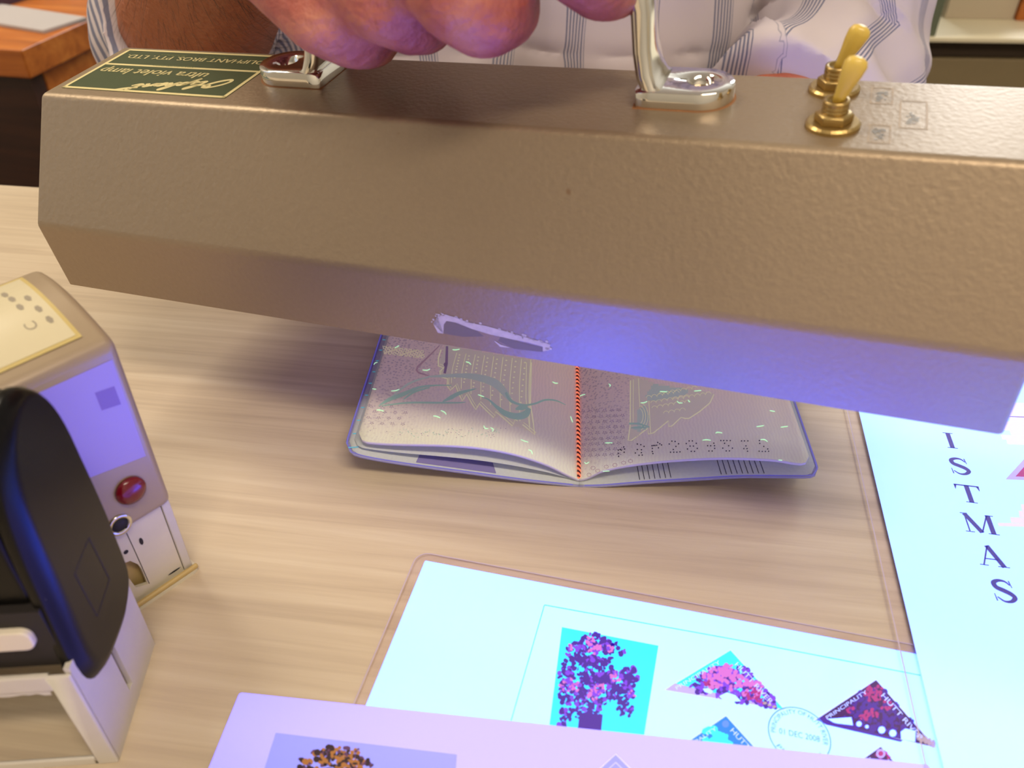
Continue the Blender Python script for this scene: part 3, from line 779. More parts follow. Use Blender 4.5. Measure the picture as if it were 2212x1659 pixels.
fl.fill([ZR(*p) for p in ((690, 200), (800, 220), (1000, 250), (980, 290), (800, 330), (640, 350), (620, 300))])
fl.build('printed_green_shade', M['ink_teal'], blR)
fl = Flat(on_page(.10))
fl.line([ZR(478, 545), ZR(560, 545), ZR(655, 575)], [4, 4, 2]); fl.line([ZR(495, 582), ZR(570, 578), ZR(630, 580)], [2, 5, 2]); fl.disc(*ZR(598, 573), 3, 8)
fl.build('printed_teal_strokes', M['ink_teal2'], blR)
fl = Flat(on_page(.08))
for r in range(9):
    for k in range(6):
        x = 80 + k * 62 + (r % 2) * 30; y = 440 + r * 48 - k * 3
        if y < 900 and x < 480 - r * 4: star(fl, *ZR(x, y), 5.2)
fl.build('printed_star_pattern', M['ink_violet'], blR)
fl = Flat(on_page(.08))
for k, (x, y) in enumerate(((130, 990), (205, 955), (165, 930), (280, 920), (355, 905), (430, 885), (490, 870))):
    for a in range(8): fl.disc(*ZR(x + 18 * math.cos(a * .785), y + 14 * math.sin(a * .785)), 1.1, 5)
fl.build('printed_rosettes', M['ink_plum'], blR)
# perforated serial number
fl = Flat(on_page(.09))
for x, y in ((385, 775), (400, 770), (410, 775), (432, 747), (440, 765), (435, 793), (385, 803), (387, 830), (550, 722), (580, 728), (608, 743), (550, 770), (585, 772), (533, 800), (585, 797), (565, 820), (592, 818), (677, 737), (690, 735), (703, 735), (718, 733), (733, 755), (727, 708), (745, 720), (760, 730), (680, 760), (680, 787), (685, 805), (827, 722), (850, 697), (878, 700), (908, 720), (885, 743), (862, 770), (838, 793), (866, 793), (893, 793), (920, 790), (975, 718), (1000, 695), (1028, 695), (1062, 716), (1008, 740), (1037, 740), (985, 765), (1070, 760), (1018, 786), (1047, 786), (1160, 737), (1187, 737), (1214, 715), (1220, 737), (1222, 760), (1172, 783), (1200, 783), (1275, 692), (1300, 692), (1328, 692), (1357, 692), (1308, 716), (1343, 737), (1292, 758), (1376, 758), (1322, 782), (1350, 782), (1455, 695), (1480, 695), (1510, 695), (1493, 738), (1475, 762), (1503, 762), (1507, 785), (1610, 692), (1613, 717), (1648, 743), (1683, 765), (1608, 785), (1635, 787), (1662, 787), (1690, 785)):
    fl.disc(*ZR(x, y), 1.5, 7)
fl.build('perforated_number', M['ink_black'], blR)
# glowing security fibres, each its own piece
for side, Z, items in ((blL, ZL, [((480, 137), (520, 115)), ((1010, 152), (1040, 154), (1075, 148)), ((735, 338), (775, 342), (803, 330)), ((1132, 264), (1160, 270), (1180, 290)), ((448, 532), (490, 528), (522, 516)), ((903, 712), (935, 725), (953, 748)), ((834, 762), (865, 765), (898, 780)), ((1298, 850), (1310, 875), (1338, 878)), ((1638, 978), (1670, 992), (1706, 1002)), ((1708, 1072), (1735, 1085), (1745, 1115)), ((1245, 566), (1300, 585)), ((273, 513), (310, 516)), ((314, 707), (345, 707), (380, 718)), ((1930, 448), (1955, 460), (1980, 460)), ((2095, 765), (2115, 820)), ((288, 292), (300, 275), (322, 270)), ((1360, 868), (1385, 885), (1375, 905))]),
                       (blR, ZR, [((48, 308), (70, 297), (98, 292)), ((745, 266), (808, 268)), ((1042, 263), (1105, 257)), ((578, 365), (610, 363), (635, 352)), ((895, 348), (910, 364), (942, 366)), ((990, 340), (1005, 360)), ((1230, 630), (1245, 620), (1287, 626)), ((1115, 690), (1150, 685), (1187, 690)), ((268, 713), (335, 712)), ((1585, 572), (1650, 562)), ((1795, 577), (1857, 568)), ((1620, 684), (1655, 684), (1680, 702)), ((1700, 432), (1745, 440)), ((90, 880), (105, 893), (130, 880)), ((1775, 862), (1808, 865)), ((250, 960), (310, 958)), ((300, 200), (315, 212), (308, 225))])):
    for pts in items:
        fl = Flat(on_page(.16)); P = bez([Z(*p) for p in pts], 4); n = len(P) - 1
        fl.line(P, [1.3 + .7 * math.sin(math.pi * k / n) for k in range(n + 1)]); fl.build('security_fibre', M['fibre'], side)
# stitched thread down the fold
bm = bmesh.new()
def tubepath(bm, P, r, n=6):
    rings = []
    for i, p in enumerate(P):
        d = (P[min(i + 1, len(P) - 1)] - P[max(i - 1, 0)]).normalized(); a = Vector((0, 0, 1)).cross(d).normalized(); b = d.cross(a)
        rings.append([tuple(p + a * r * math.cos(2 * math.pi * k / n) + b * r * math.sin(2 * math.pi * k / n)) for k in range(n)])
    loft(bm, rings)
def ply(ph, y0=1.5, n=480): return [Vector((.36 * math.cos(ph + y * 2.6), y, 2.3 + .36 * math.sin(ph + y * 2.6) - .0024 * y)) for y in [y0 + .25 * k for k in range(n)]]
tubepath(bm, ply(0), .36)
th = from_bm('stitching_thread', bm, M['thread'], pp, True); tag(th, 'orange twisted stitching thread')
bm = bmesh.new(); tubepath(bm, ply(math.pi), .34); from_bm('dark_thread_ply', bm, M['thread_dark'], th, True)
# print on the endpapers seen between page and cover
fl = Flat(lambda a, b: (a, b, zfun(COVL, -a, b) + .42))
fl.poly([(-57, .3), (-29, .3), (-31, 7), (-36, 11), (-50, 11), (-56, 6)]); fl.build('printed_emblem', M['ink_blue'], pp)
fl = Flat(lambda a, b: (a, b, zfun(COVR, a, b) + .42))
for x in (21, 22.6, 24.4, 26.2, 28, 29.8, 31.6, 48.5, 50.2, 52, 53.8, 55.6, 57.4, 59.2, 61, 62.8): fl.line([(x, .2), (x - .6, 10)], .22)
fl.build('printed_rules', M['ink_black'], pp)
fl = Flat(lambda a, b: (a, b, zfun(COVL, -a, b) + .36))
for k in range(16): fl.line([(-77.3, 3 + k * 7.4), (-80.3, 1 + k * 7.4)], .5)
fl.build('printed_cyan_stripes', M['ink_cyan'], pp)

# ================================================================== FLUORESCING SHEETS ON THE TABLE
def film_mat(name, tint, mixf=0.07):
    m = bpy.data.materials.new(name); m.use_nodes = True; nt = m.node_tree
    nt.nodes.remove(nt.nodes['Principled BSDF'])
    out = nt.nodes['Material Output']; t = nt.nodes.new('ShaderNodeBsdfTransparent'); t.inputs[0].default_value = tint
    g = nt.nodes.new('ShaderNodeBsdfGlossy'); g.inputs['Roughness'].default_value = 0.12
    mx = nt.nodes.new('ShaderNodeMixShader'); mx.inputs[0].default_value = mixf
    nt.links.new(t.outputs[0], mx.inputs[1]); nt.links.new(g.outputs[0], mx.inputs[2]); nt.links.new(mx.outputs[0], out.inputs[0])
    return m
M['film'] = film_mat('clear_laminate_film', (1.0, .985, 1.0, 1), 0.03)
M['film_edge'] = mat('laminate_cut_edge', srgb(196, 180, 200), 0.3)
M['glow_env'] = mat('fluorescing_envelope_paper', srgb(168, 208, 212), 0.7, emit=(.24, .66, 10.5))
M['glow_sheet'] = mat('fluorescing_christmas_paper', srgb(178, 206, 214), 0.7, emit=(.18, .52, 4.0))
M['glow_low'] = mat('weakly_fluorescing_paper', srgb(196, 178, 188), 0.7, emit=(.07, .14, 2.0))
M['ig_line'] = mat('cyan_rule_ink', srgb(120, 160, 170), 0.7, emit=(.02, .60, 2.0))
M['ig_sky'] = mat('sky_blue_ink', srgb(60, 190, 215), 0.6, emit=(.0, .66, 2.6))
M['ig_sky2'] = mat('deep_sky_ink', srgb(40, 110, 190), 0.6, emit=(.0, .14, 1.2))
M['ig_dark'] = mat('purple_foliage_ink', srgb(72, 42, 90), 0.6, emit=(.02, .005, .30))
M['ig_mid'] = mat('violet_foliage_ink', srgb(110, 60, 130), 0.6, emit=(.10, .03, .75))
M['ig_pink'] = mat('pink_foliage_ink', srgb(204, 116, 156), 0.6, emit=(.16, .05, .48))
M['ig_red'] = mat('crimson_foliage_ink', srgb(170, 50, 80), 0.6, emit=(.09, .01, .20))
M['ig_brown'] = mat('dark_plum_ink', srgb(70, 36, 60), 0.6, emit=(.01, .0, .10))
M['ig_ground'] = mat('lilac_ground_ink', srgb(190, 170, 210), 0.6, emit=(.08, .15, .9))
M['ig_letter'] = mat('violet_blue_letter_ink', srgb(64, 50, 120), 0.6, emit=(.01, .01, .20))
M['ig_post'] = mat('blue_postmark_ink', srgb(96, 110, 190), 0.6, emit=(.02, .20, .9))
M['ig_white'] = mat('stamp_border_paper', srgb(215, 215, 220), 0.7, emit=(.06, .35, 1.6))
M['ig_pinkwash'] = mat('pink_wash_ink', srgb(236, 200, 224), 0.7, emit=(.12, .34, 1.6))
M['ig_tan'] = mat('tan_numeral_ink', srgb(190, 170, 150), 0.7, emit=(.02, .06, .2))
M['lo_sky'] = mat('lavender_picture_ink', srgb(160, 152, 190), 0.7, emit=(.03, .10, .75))
M['lo_leaf'] = mat('ochre_leaf_ink', srgb(176, 120, 62), 0.7)
M['lo_dark'] = mat('dark_leaf_ink', srgb(54, 34, 44), 0.7)
M['lo_plum'] = mat('plum_leaf_ink', srgb(98, 62, 110), 0.7)

class Sheet:
    def __init__(self, name, label, cat, corner_px, rot, z):
        c = on_table(*corner_px); self.o = c; self.rot = rot; self.z = z
        self.root = empty(name, (c.x / 1000, c.y / 1000, TZ + z / 1000), rot); tag(self.root, label, cat)
        self.c, self.s = math.cos(rot), math.sin(rot)
    def px(self, u, v):
        p = on_table(u, v, self.z) - self.o
        return (p.x * self.c + p.y * self.s, -p.x * self.s + p.y * self.c)
    def flat(self, z): return Flat(lambda a, b: (a, b, z), 5e-6)
    def pxflat(self, z): return Flat(lambda u, v: (*self.px(u, v), z), 5e-5)
M['plain_white'] = mat('unlit_paper_underside', srgb(222, 222, 222), 0.8)
def slab(name, outline, z0, z1, m, parent):
    """a sheet; a fluorescing one glows only on the face turned to the lamp"""
    bm = bmesh.new(); prism(bm, outline, 'z', z0, z1)
    if name != 'paper': return from_bm(name, bm, m, parent)
    o = from_bm(name, bm, [m, M['plain_white']], parent)
    for q in o.data.polygons: q.material_index = 0 if q.normal.z > .5 else 1
    return o
def ring_line(name, outline, w, z, m, parent):
    f = Flat(lambda a, b: (a, b, z)); f.line(outline, w, closed=True); return f.build(name, m, parent)
def blobs(f, clusters, n, r0, r1, mis, rng, clip=None):
    tot = sum(c[2] ** 2 for c in clusters)
    for cx, cy, cr in clusters:
        for k in range(max(3, int(n * cr * cr / tot))):
            a = rng.random() * 6.283; d = cr * math.sqrt(rng.random()); u, v = cx + d * math.cos(a), cy + d * math.sin(a) * .9
            if clip and not clip(u, v): continue
            f.disc(u, v, rng.uniform(r0, r1), 7, rng.choice(mis), rng.uniform(r0, r1), rng.random() * 3)
def tri_in(a, b, c, mrg=0):
    def f(u, v):
        def sg(p, q): return (u - q[0]) * (p[1] - q[1]) - (p[0] - q[0]) * (v - q[1])
        d1, d2, d3 = sg(a, b), sg(b, c), sg(c, a)
        return not ((min(d1, d2, d3) < -mrg * 100) and (max(d1, d2, d3) > mrg * 100))
    return f

# ---- laminated first day cover
FD = Sheet('laminated_first_day_cover', 'laminated glowing envelope with tree picture, triangular stamps and postmark', 'envelope', (903, 1193), math.radians(-13.4), 0.1)
FW, FH = 197, 108
slab('paper', round_rect(3.4, FW - 3.4, -FH + 3.4, -3.0, .4, 2), .12, .26, M['glow_env'], FD.root)
slab('laminate_film', round_rect(0, FW, -FH, 0, 4.5), .42, .48, M['film'], FD.root)
ring_line('laminate_edge', round_rect(.1, FW - .1, -FH + .1, -.1, 4.4), .35, .50, M['film_edge'], FD.root)
f = FD.pxflat(.272)
f.line([(1098, 1640), (1100, 1572), (1176, 1308)], 2.4); f.line([(1176, 1308), (1600, 1385), (1988, 1460)], 2.6)
f.build('printed_rule', M['ig_line'], FD.root)
f = FD.pxflat(.274); f.poly([(1214, 1356), (1422, 1396), (1383, 1640), (1180, 1620)]); pic = f.build('printed_tree_picture', M['ig_sky'], FD.root)
rn = random.Random(21); f = FD.pxflat(.278)
crown = [(1283, 1408, 42), (1248, 1412, 26), (1320, 1400, 16), (1285, 1450, 38), (1228, 1440, 16), (1222, 1465, 18), (1290, 1490, 40), (1235, 1500, 30), (1345, 1470, 30), (1360, 1460, 20), (1340, 1500, 30), (1350, 1535, 17), (1270, 1535, 32), (1222, 1545, 16), (1212, 1565, 10), (1345, 1412, 8)]
blobs(f, crown, 900, 2.5, 6.5, [0, 0, 0, 1], rn)
f.poly([(1252, 1540), (1302, 1545), (1295, 1620), (1243, 1615)], 0)
blobs(f, [(1284, 1402, 14), (1225, 1480, 16), (1292, 1490, 15), (1280, 1500, 14), (1245, 1485, 10), (1315, 1403, 9), (1235, 1400, 8), (1330, 1462, 12), (1365, 1500, 8), (1275, 1385, 10)], 170, 2.2, 5.0, [2, 2, 1], rn)
blobs(f, [(1253, 1448, 7), (1275, 1444, 3), (1335, 1440, 9), (1318, 1518, 6), (1238, 1528, 5)], 30, 2, 4, [3], rn)
f.build('printed_tree', [M['ig_dark'], M['ig_mid'], M['ig_pink'], M['ig_sky']], pic)
def tri_stamp(S, name, a, b, c, mats, paint, letters=True, z=.274, left='PRINCIPALITY', right='HUTT RIVER'):
    """a left corner, b apex, c right corner in pixels"""
    f = S.pxflat(z); f.poly([a, b, c]); st = f.build(name, M['ig_white'], S.root)
    g = lambda p, k: tuple(Vector(p) + (Vector(((a[0] + b[0] + c[0]) / 3, (a[1] + b[1] + c[1]) / 3)) - Vector(p)) * k)
    a2, b2, c2 = g(a, .04), g(b, .03), g(c, .04)
    f = S.pxflat(z + .004); paint(f, a2, b2, c2); f.build('stamp_picture', mats, st)
    if letters:
        f = S.pxflat(z + .035)
        def along(p, q, k0, k1, inset):
            P, Q = Vector(p), Vector(q); d = (Q - P); L = d.length; d.normalize(); nrm = Vector((-d.y, d.x))
            return lambda x, y: tuple(P + d * (L * k0 + x) + nrm * (inset - y)), L * (k1 - k0)
        pl, w = along(a2, b2, .12, .80, 13); put_text(f, left, pl, 0, 0, w, 12)
        pl, w = along(b2, c2, .16, .84, 15); put_text(f, right, pl, 0, 0, w, 15)
        f.build('stamp_lettering', M['ig_white'], st)
    return st
rn = random.Random(31)
def paint1(f, a, b, c):
    f.poly([a, b, c], 0); cl = tri_in(a, b, c)
    f.poly([a, (a[0] + 20, a[1] - 14), c], 5)
    blobs(f, [(1600, 1480, 45), (1545, 1480, 42), (1560, 1465, 30), (1640, 1505, 35), (1510, 1478, 18), (1660, 1518, 22)], 420, 3, 7, [1, 1, 2], rn, cl)
    blobs(f, [(1545, 1465, 26), (1600, 1475, 16), (1570, 1455, 22), (1625, 1490, 22), (1575, 1490, 8)], 110, 3, 6, [3], rn, cl)
    blobs(f, [(1625, 1500, 16), (1530, 1478, 9), (1640, 1515, 10)], 40, 2, 4, [4], rn, cl)
    f.poly([(1518, 1489), (1530, 1488), (1540, 1494), (1536, 1500), (1522, 1496)], 6); f.poly([(1553, 1505), (1570, 1497), (1588, 1503), (1600, 1516), (1580, 1517), (1560, 1512)], 6)
    f.poly([(1545, 1498), (1552, 1498), (1550, 1510), (1546, 1510)], 1)
    for k, x in enumerate((1652, 1662, 1672)): f.disc(x, 1520 + k * 4, 4.5, 8, 7, 3)
tri_stamp(FD, 'triangular_stamp', (1432, 1492), (1578, 1404), (1698, 1536), [M['ig_sky'], M['ig_mid'], M['ig_dark'], M['ig_pink'], M['ig_red'], M['ig_ground'], M['glow_env'], M['ig_tan']], paint1)
def paint2(f, a, b, c):
    f.poly([a, b, c], 0); cl = tri_in(a, b, c)
    blobs(f, [(1890, 1530, 50), (1900, 1560, 45), (1950, 1575, 30), (1850, 1550, 30)], 300, 3, 7, [0, 1, 1], rn, cl)
    blobs(f, [(1890, 1500, 22), (1880, 1545, 16), (1860, 1553, 8), (1915, 1525, 12), (1835, 1533, 8)], 70, 2, 5, [2], rn, cl)
    f.poly([a, (a[0] + 75, a[1] - 5), (1842, 1568), (1790, 1562)], 3)
    for x, y, r in ((1855, 1565, 6), (1872, 1571, 4), (1904, 1578, 8), (1928, 1585, 8)): f.disc(x, y, r, 8, 3)
    f.poly([(1945, 1582), (1955, 1575), (1977, 1580), (1976, 1604), (1946, 1598)], 3)
    f.poly([a, (a[0] + 12, a[1] - 8), (1800, 1562), (1950, 1600), (1945, 1604), (1785, 1567)], 1)
    for k in range(5): f.disc(1983 + k * 8, 1592 + k * 4, 5, 8, 4, 9)
tri_stamp(FD, 'triangular_stamp', (1758, 1556), (1892, 1468), (2024, 1618), [M['ig_brown'], M['ig_dark'], M['ig_red'], M['glow_env'], M['ig_tan']], paint2)
def paint3(f, a, b, c):
    f.poly([a, b, c], 0); cl = tri_in(a, b, c)
    blobs(f, [(1530, 1600, 30), (1545, 1612, 30)], 60, 5, 10, [1], rn, cl); f.disc(1567, 1565, 8, 12, 2)
tri_stamp(FD, 'triangular_stamp', (1430, 1640), (1568, 1546), (1690, 1680), [M['ig_sky2'], M['ig_sky'], M['ig_post']], paint3)
def paint4(f, a, b, c):
    f.poly([a, b, c], 0); cl = tri_in(a, b, c)
    blobs(f, [(1895, 1630, 24), (1905, 1655, 30)], 60, 3, 6, [1, 0], rn, cl); f.disc(1902, 1629, 10, 12, 2); f.disc(1902, 1629, 6, 12, 1)
tri_stamp(FD, 'triangular_stamp', (1770, 1705), (1902, 1612), (2030, 1760), [M['ig_brown'], M['ig_red'], M['ig_ground']], paint4)
# circular postmark
pc = Vector(FD.px(1726, 1589)); pr = (Vector(FD.px(1793, 1598)) - pc).length
f = FD.flat(.35)
f.line([tuple(pc + Vector((math.cos(a), math.sin(a))) * pr) for a in [2 * math.pi * k / 48 for k in range(48)]], .28, closed=True)
def around(s, a0, a1, rad, h, inward=False):
    vs, fs = text_polys(s); w = max(v[0] for v in vs)
    for q in fs:
        pts = []
        for i in q:
            t = vs[i][0] / w; a = math.radians(a0 + (a1 - a0) * t); r = rad + (-vs[i][1] * h if inward else vs[i][1] * h); pts.append(tuple(pc + Vector((math.cos(a), math.sin(a))) * r))
        f.poly(pts)
around('PRINCIPALITY OF HUTT RIVER', 188, -12, pr * .76, 1.8)
around('PROVINCE', 215, 325, pr * .95, 1.8, True)
put_text(f, '01 DEC 2008', lambda x, y: (pc.x - 5.2 + x, pc.y - .8 + y), 0, 0, 10.4, 2.4)
f.build('postmark', M['ig_post'], FD.root)

# ---- lower, weakly glowing cover
LS = Sheet('picture_card', 'lavender white card with lilac tree picture overlapping the laminated envelope', 'card', (519, 1500), math.radians(-6.4), 0.75)
slab('paper', round_rect(0, 182, -104, 0, .8, 3), 0, .22, M['glow_low'], LS.root)
f = LS.pxflat(.235); f.poly([(596, 1584), (987, 1631), (975, 1800), (540, 1760)]); pic = f.build('printed_picture', M['lo_sky'], LS.root)
rn = random.Random(41); f = LS.pxflat(.24)
blobs(f, [(725, 1650, 45), (690, 1665, 50), (760, 1665, 45), (720, 1700, 90)], 320, 3, 8, [0, 1, 1, 2], rn)
blobs(f, [(705, 1630, 14), (735, 1630, 16), (760, 1632, 16), (700, 1645, 14)], 60, 2.5, 5, [1, 0, 2], rn)
blobs(f, [(770, 1625, 10), (790, 1645, 8), (800, 1655, 6)], 12, 1.5, 3.5, [2], rn)
f.build('printed_tree', [M['lo_leaf'], M['lo_dark'], M['lo_plum']], pic)
f = LS.pxflat(.235); f.poly([(1265, 1690), (1330, 1628), (1400, 1700)]); st = f.build('printed_triangle', M['lo_sky'], LS.root)
f = LS.pxflat(.24); f.line([(1265, 1690), (1330, 1630), (1400, 1700)], 2); f.line([(1290, 1685), (1330, 1648), (1372, 1690)], 1.5); f.build('triangle_outline', M['ig_pinkwash'], st)

# ---- laminated christmas sheet
cr = on_table(1832, 900) - on_table(1940, 1390)
CROT = math.atan2(cr.y, cr.x) - math.pi / 2
CS = Sheet('laminated_christmas_sheet', 'laminated glowing sheet with a column of violet serif capitals', 'sheet', (1832, 900), CROT, 1.25)
cx0 = CS.px(1832, 900)[0]
slab('paper', round_rect(cx0 + 4.5, cx0 + 205, -190, 92, .5, 2), .0, .14, M['glow_sheet'], CS.root)
slab('laminate_film', round_rect(cx0, cx0 + 209, -195, 96, 4.5), .17, .25, M['film'], CS.root)
ring_line('laminate_edge', round_rect(cx0 + .1, cx0 + 208.9, -194.9, 95.9, 4.4), .35, .262, M['film_edge'], CS.root)
f = CS.flat(.152)
lp = {k: Vector(CS.px(*p)) for k, p in dict(I=(2052, 952), S=(2070, 1007), T=(2086, 1067), M=(2114, 1133), A=(2143, 1205), S2=(2167, 1277)).items()}
step = (lp['S2'] - lp['I']) / 5
hh = abs(step.y) * .62
for k, ch in enumerate('CHRISTMAS'):
    p = lp['I'] + step * (k - 3); wd = {'I': .5, 'S': .7, 'T': .84, 'M': 1.12, 'A': .92, 'C': .85, 'H': .92, 'R': .88}[ch]
    serif_letter(f, ch, p.x - wd * hh * 1.08 / 2, p.y - hh / 2, hh, 0, 1.08)
lt = f.build('printed_capitals', M['ig_letter'], CS.root)
rn = random.Random(51)
streaks = []
for k in range(9):
    y = 870 + k * 10; x0 = 2168 + rn.uniform(-6, 14) - (8 if k % 3 else 0); streaks.append([(x0, y), (2300, y + 4), (2300, y + 15), (x0 + 3, y + 10)])
for k, (x0, y, h) in enumerate(((2155, 1130, 7), (2182, 1118, 12), (2200, 1104, 14), (2205, 1090, 14))): streaks.append([(x0, y), (2300, y + 3), (2300, y + h + 4), (x0 + 2, y + h)])
for k, q in enumerate(streaks):
    f = CS.pxflat(.150 + .0004 * k); f.poly(q); f.build('printed_pink_streak', M['ig_pinkwash'], CS.root)
f = CS.pxflat(.154); f.line([(2168, 900), (2260, 903)], 1.4); f.build('printed_thin_rule', M['ig_letter'], CS.root)
f = CS.pxflat(.153); f.poly([(2172, 1036), (2260, 940), (2330, 1042)]); st = f.build('triangular_stamp', M['ig_ground'], CS.root)
f = CS.pxflat(.157); f.poly([(2193, 1030), (2256, 960), (2310, 1034)]); f.build('stamp_picture', M['ig_red'], st)

# ================================================================== DATE STAMPS ON THE LEFT
M['white_enamel'] = mat('white_enamelled_metal', srgb(206, 200, 190), 0.38, var=0.05, vscale=200)
M['cream_metal'] = mat('aged_cream_metal', srgb(214, 206, 184), 0.4, var=0.08, vscale=120)
M['beige_metal'] = mat('beige_grey_metal', srgb(164, 146, 122), 0.32, 0.15, var=0.05, vscale=100)
M['yellowed'] = mat('yellowed_metal_lip', srgb(196, 170, 110), 0.4, var=0.15, vscale=120)
M['black_plastic'] = mat('black_plastic', srgb(9, 8, 8), 0.30, spec=0.22)
M['panel_cream'] = mat('cream_plate', srgb(224, 214, 196), 0.4)
M['top_label'] = mat('cream_paper_label_glossy', srgb(212, 202, 170), 0.22, coat=0.5)
M['label_rim'] = mat('yellow_label_edge', srgb(196, 176, 112), 0.4)
M['faint_print'] = mat('faded_grey_lettering', srgb(150, 140, 122), 0.5)
M['face_label'] = mat('violet_fluorescing_film', srgb(150, 140, 170), 0.35, emit=(.06, .03, .30), estr=0.6)  # gloss reflection of the glowing sheets, painted as an emissive patch
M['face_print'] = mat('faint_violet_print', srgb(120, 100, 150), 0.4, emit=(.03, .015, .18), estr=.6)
M['red_plastic'] = mat('red_plastic_button', srgb(112, 8, 26), 0.25, coat=0.3)
M['dark_hole'] = mat('dark_interior', srgb(30, 24, 22), 0.7)

# front stamp, black handle
fs_ang = math.atan2(143.9 - 109.7, -103.3 + 100.8) - math.pi / 2
FSO = Vector((-100.9, 109.7, 0))
fs = empty('self_inking_stamp', (FSO.x / 1000, FSO.y / 1000, TZ), fs_ang)
tag(fs, 'white metal framed self inking stamp with black plastic handle', 'stamp')
W_ = 64.0; D_ = 34.2
# side plates with a slot (four pieces of one sheet)
for side, (xa, xb) in enumerate(((-1.4, 0.0), (-W_, -W_ + 1.4))):
    bm = bmesh.new()
    out = [(0, 0), (D_, 0), (D_, 40), (D_ - 6, 62), (6, 62), (0, 40)]
    s0, s1, z0, z1 = 15.2, 17.6, 6.5, 40.0
    bx(bm, xa, xb, 0, s0, 0, 40); bx(bm, xa, xb, s1, D_, 0, 40); bx(bm, xa, xb, s0, s1, 0, z0); bx(bm, xa, xb, 4, D_ - 4, 40, 60)
    bmesh.ops.remove_doubles(bm, verts=bm.verts, dist=1e-4)
    o = from_bm('side_plate', bm, M['white_enamel'], fs); 
    tag(o, 'white enamelled side plate with a vertical slot')
    bm = bmesh.new(); xc = -2.6 if side == 0 else -W_ + 2.6
    tubepath(bm, [Vector((xc - 1.6, 16.4, 22)), Vector((xc + 1.6, 16.4, 22))], 1.1, 10) if False else lathe(bm, [(1.0, 8), (1.0, 38)], (xc, 16.4, 0), 10)
    from_bm('guide_rod', bm, M['chrome'], fs, True)
# open front frame
bm = bmesh.new()
fx = [(-W_ + 1.4, -W_ + 5.2, 0, 38.5), (-5.2, -.0, 0, 38.5), (-W_ + 5.2, -5.2, 0, 3.0), (-W_ + 5.2, -5.2, 33.0, 38.5)]
for x0, x1, z0, z1 in fx: bx(bm, x0, x1, -1.2, 0.0, z0, z1)
bmesh.ops.remove_doubles(bm, verts=bm.verts, dist=1e-4)
o = from_bm('front_frame', bm, M['white_enamel'], fs); bevel(o, .5); tag(o, 'white front frame around an open window')
bm = bmesh.new(); bx(bm, -W_ + 1.4, -1.4, D_ - 1.2, D_, 0, 38); from_bm('back_plate', bm, M['white_enamel'], fs)
bm = bmesh.new(); bx(bm, -W_ + 1.5, -1.5, 2.2, D_ - 1.3, 38.6, 58); from_bm('die_block', bm, M['dark_hole'], fs)
# chipped lower lip of the window
f = Flat(lambda a, b: (a, -1.26, b)); rn = random.Random(4); P = [(-W_ + 5.2, 33.4)]
x = -W_ + 5.2
pts = []
while x < -5.2: pts.append((x, 33.0 - rn.uniform(0.1, 1.1))); x += 1.6
for (xa, za), (xb, zb) in zip(pts, pts[1:]): f.poly([(xa, za), (xb, zb), (xb, 33.4), (xa, 33.4)])
f.build('chipped_enamel_edge', M['white_enamel'], fs)
# black handle: a curved hood with side lobes
hood = [(4.5, 47), (4.6, 79), (8, 90), (14, 97), (22, 101), (28, 100), (32, 95), (34.5, 86), (35.2, 70), (35, 50), (34.6, 41)]
bm = bmesh.new(); prism(bm, hood[::-1], 'x', -W_ + 3, -3.0)
h0 = from_bm('handle', bm, M['black_plastic'], fs); bevel(h0, 2.0, 3)
tag(h0, 'black plastic handle hood')
lobe = [(1.5, 37.5), (2.6, 30.5), (7, 25.6), (16, 24.4), (24, 24.6), (30, 26.8), (34, 31), (35, 41), (35.6, 57), (35.2, 74), (34.6, 86), (32, 95), (27, 100.6), (20, 101.5), (12, 97), (7, 88), (4.6, 76), (3, 56)]
lobe = [(p.x, p.y) for p in bez(lobe + [lobe[0]], 3)][:-1]
for x0, x1 in ((-3.0, 1.9), (-W_ - 1.9, -W_ + 3.0)):
    bm = bmesh.new()
    out_x, in_x = (x1, x0) if x1 > 0 else (x0, x1)
    rng_ = []
    cy_, cz_ = 19, 62
    def sc(k, dy=0): return [(cy_ + (p[0] - cy_) * k + dy, cz_ + (p[1] - cz_) * (1 - (1 - k) * .45)) for p in lobe]
    loft(bm, [[(in_x, p[0], p[1]) for p in lobe], [((in_x + out_x) / 2, p[0], p[1]) for p in lobe], [(out_x * .92 + in_x * .08, p[0], p[1]) for p in sc(.90, 1.2)], [(out_x, p[0], p[1]) for p in sc(.80, 2.2)]])
    o = from_bm('handle_cheek', bm, M['black_plastic'], h0); bevel(o, .6, 2, 40)
    tag(o, 'black side cheek of the handle with a recessed panel')
# recessed panel outline on the visible cheek
f = Flat(lambda y, z: (1.95, y, z)); f.line([(13.5, 56.5), (24.0, 57.0), (24.6, 41.0), (14.0, 40.2)], .5, closed=True); f.build('panel_groove', M['dark_hole'], h0)
# cream plate on the handle front
bm = bmesh.new(); prism(bm, round_rect(-W_ + 5, -5.0, 46.6, 53.0, 2.4), 'y', .6, 4.4); o = from_bm('front_plate', bm, M['panel_cream'], fs); bevel(o, .5)

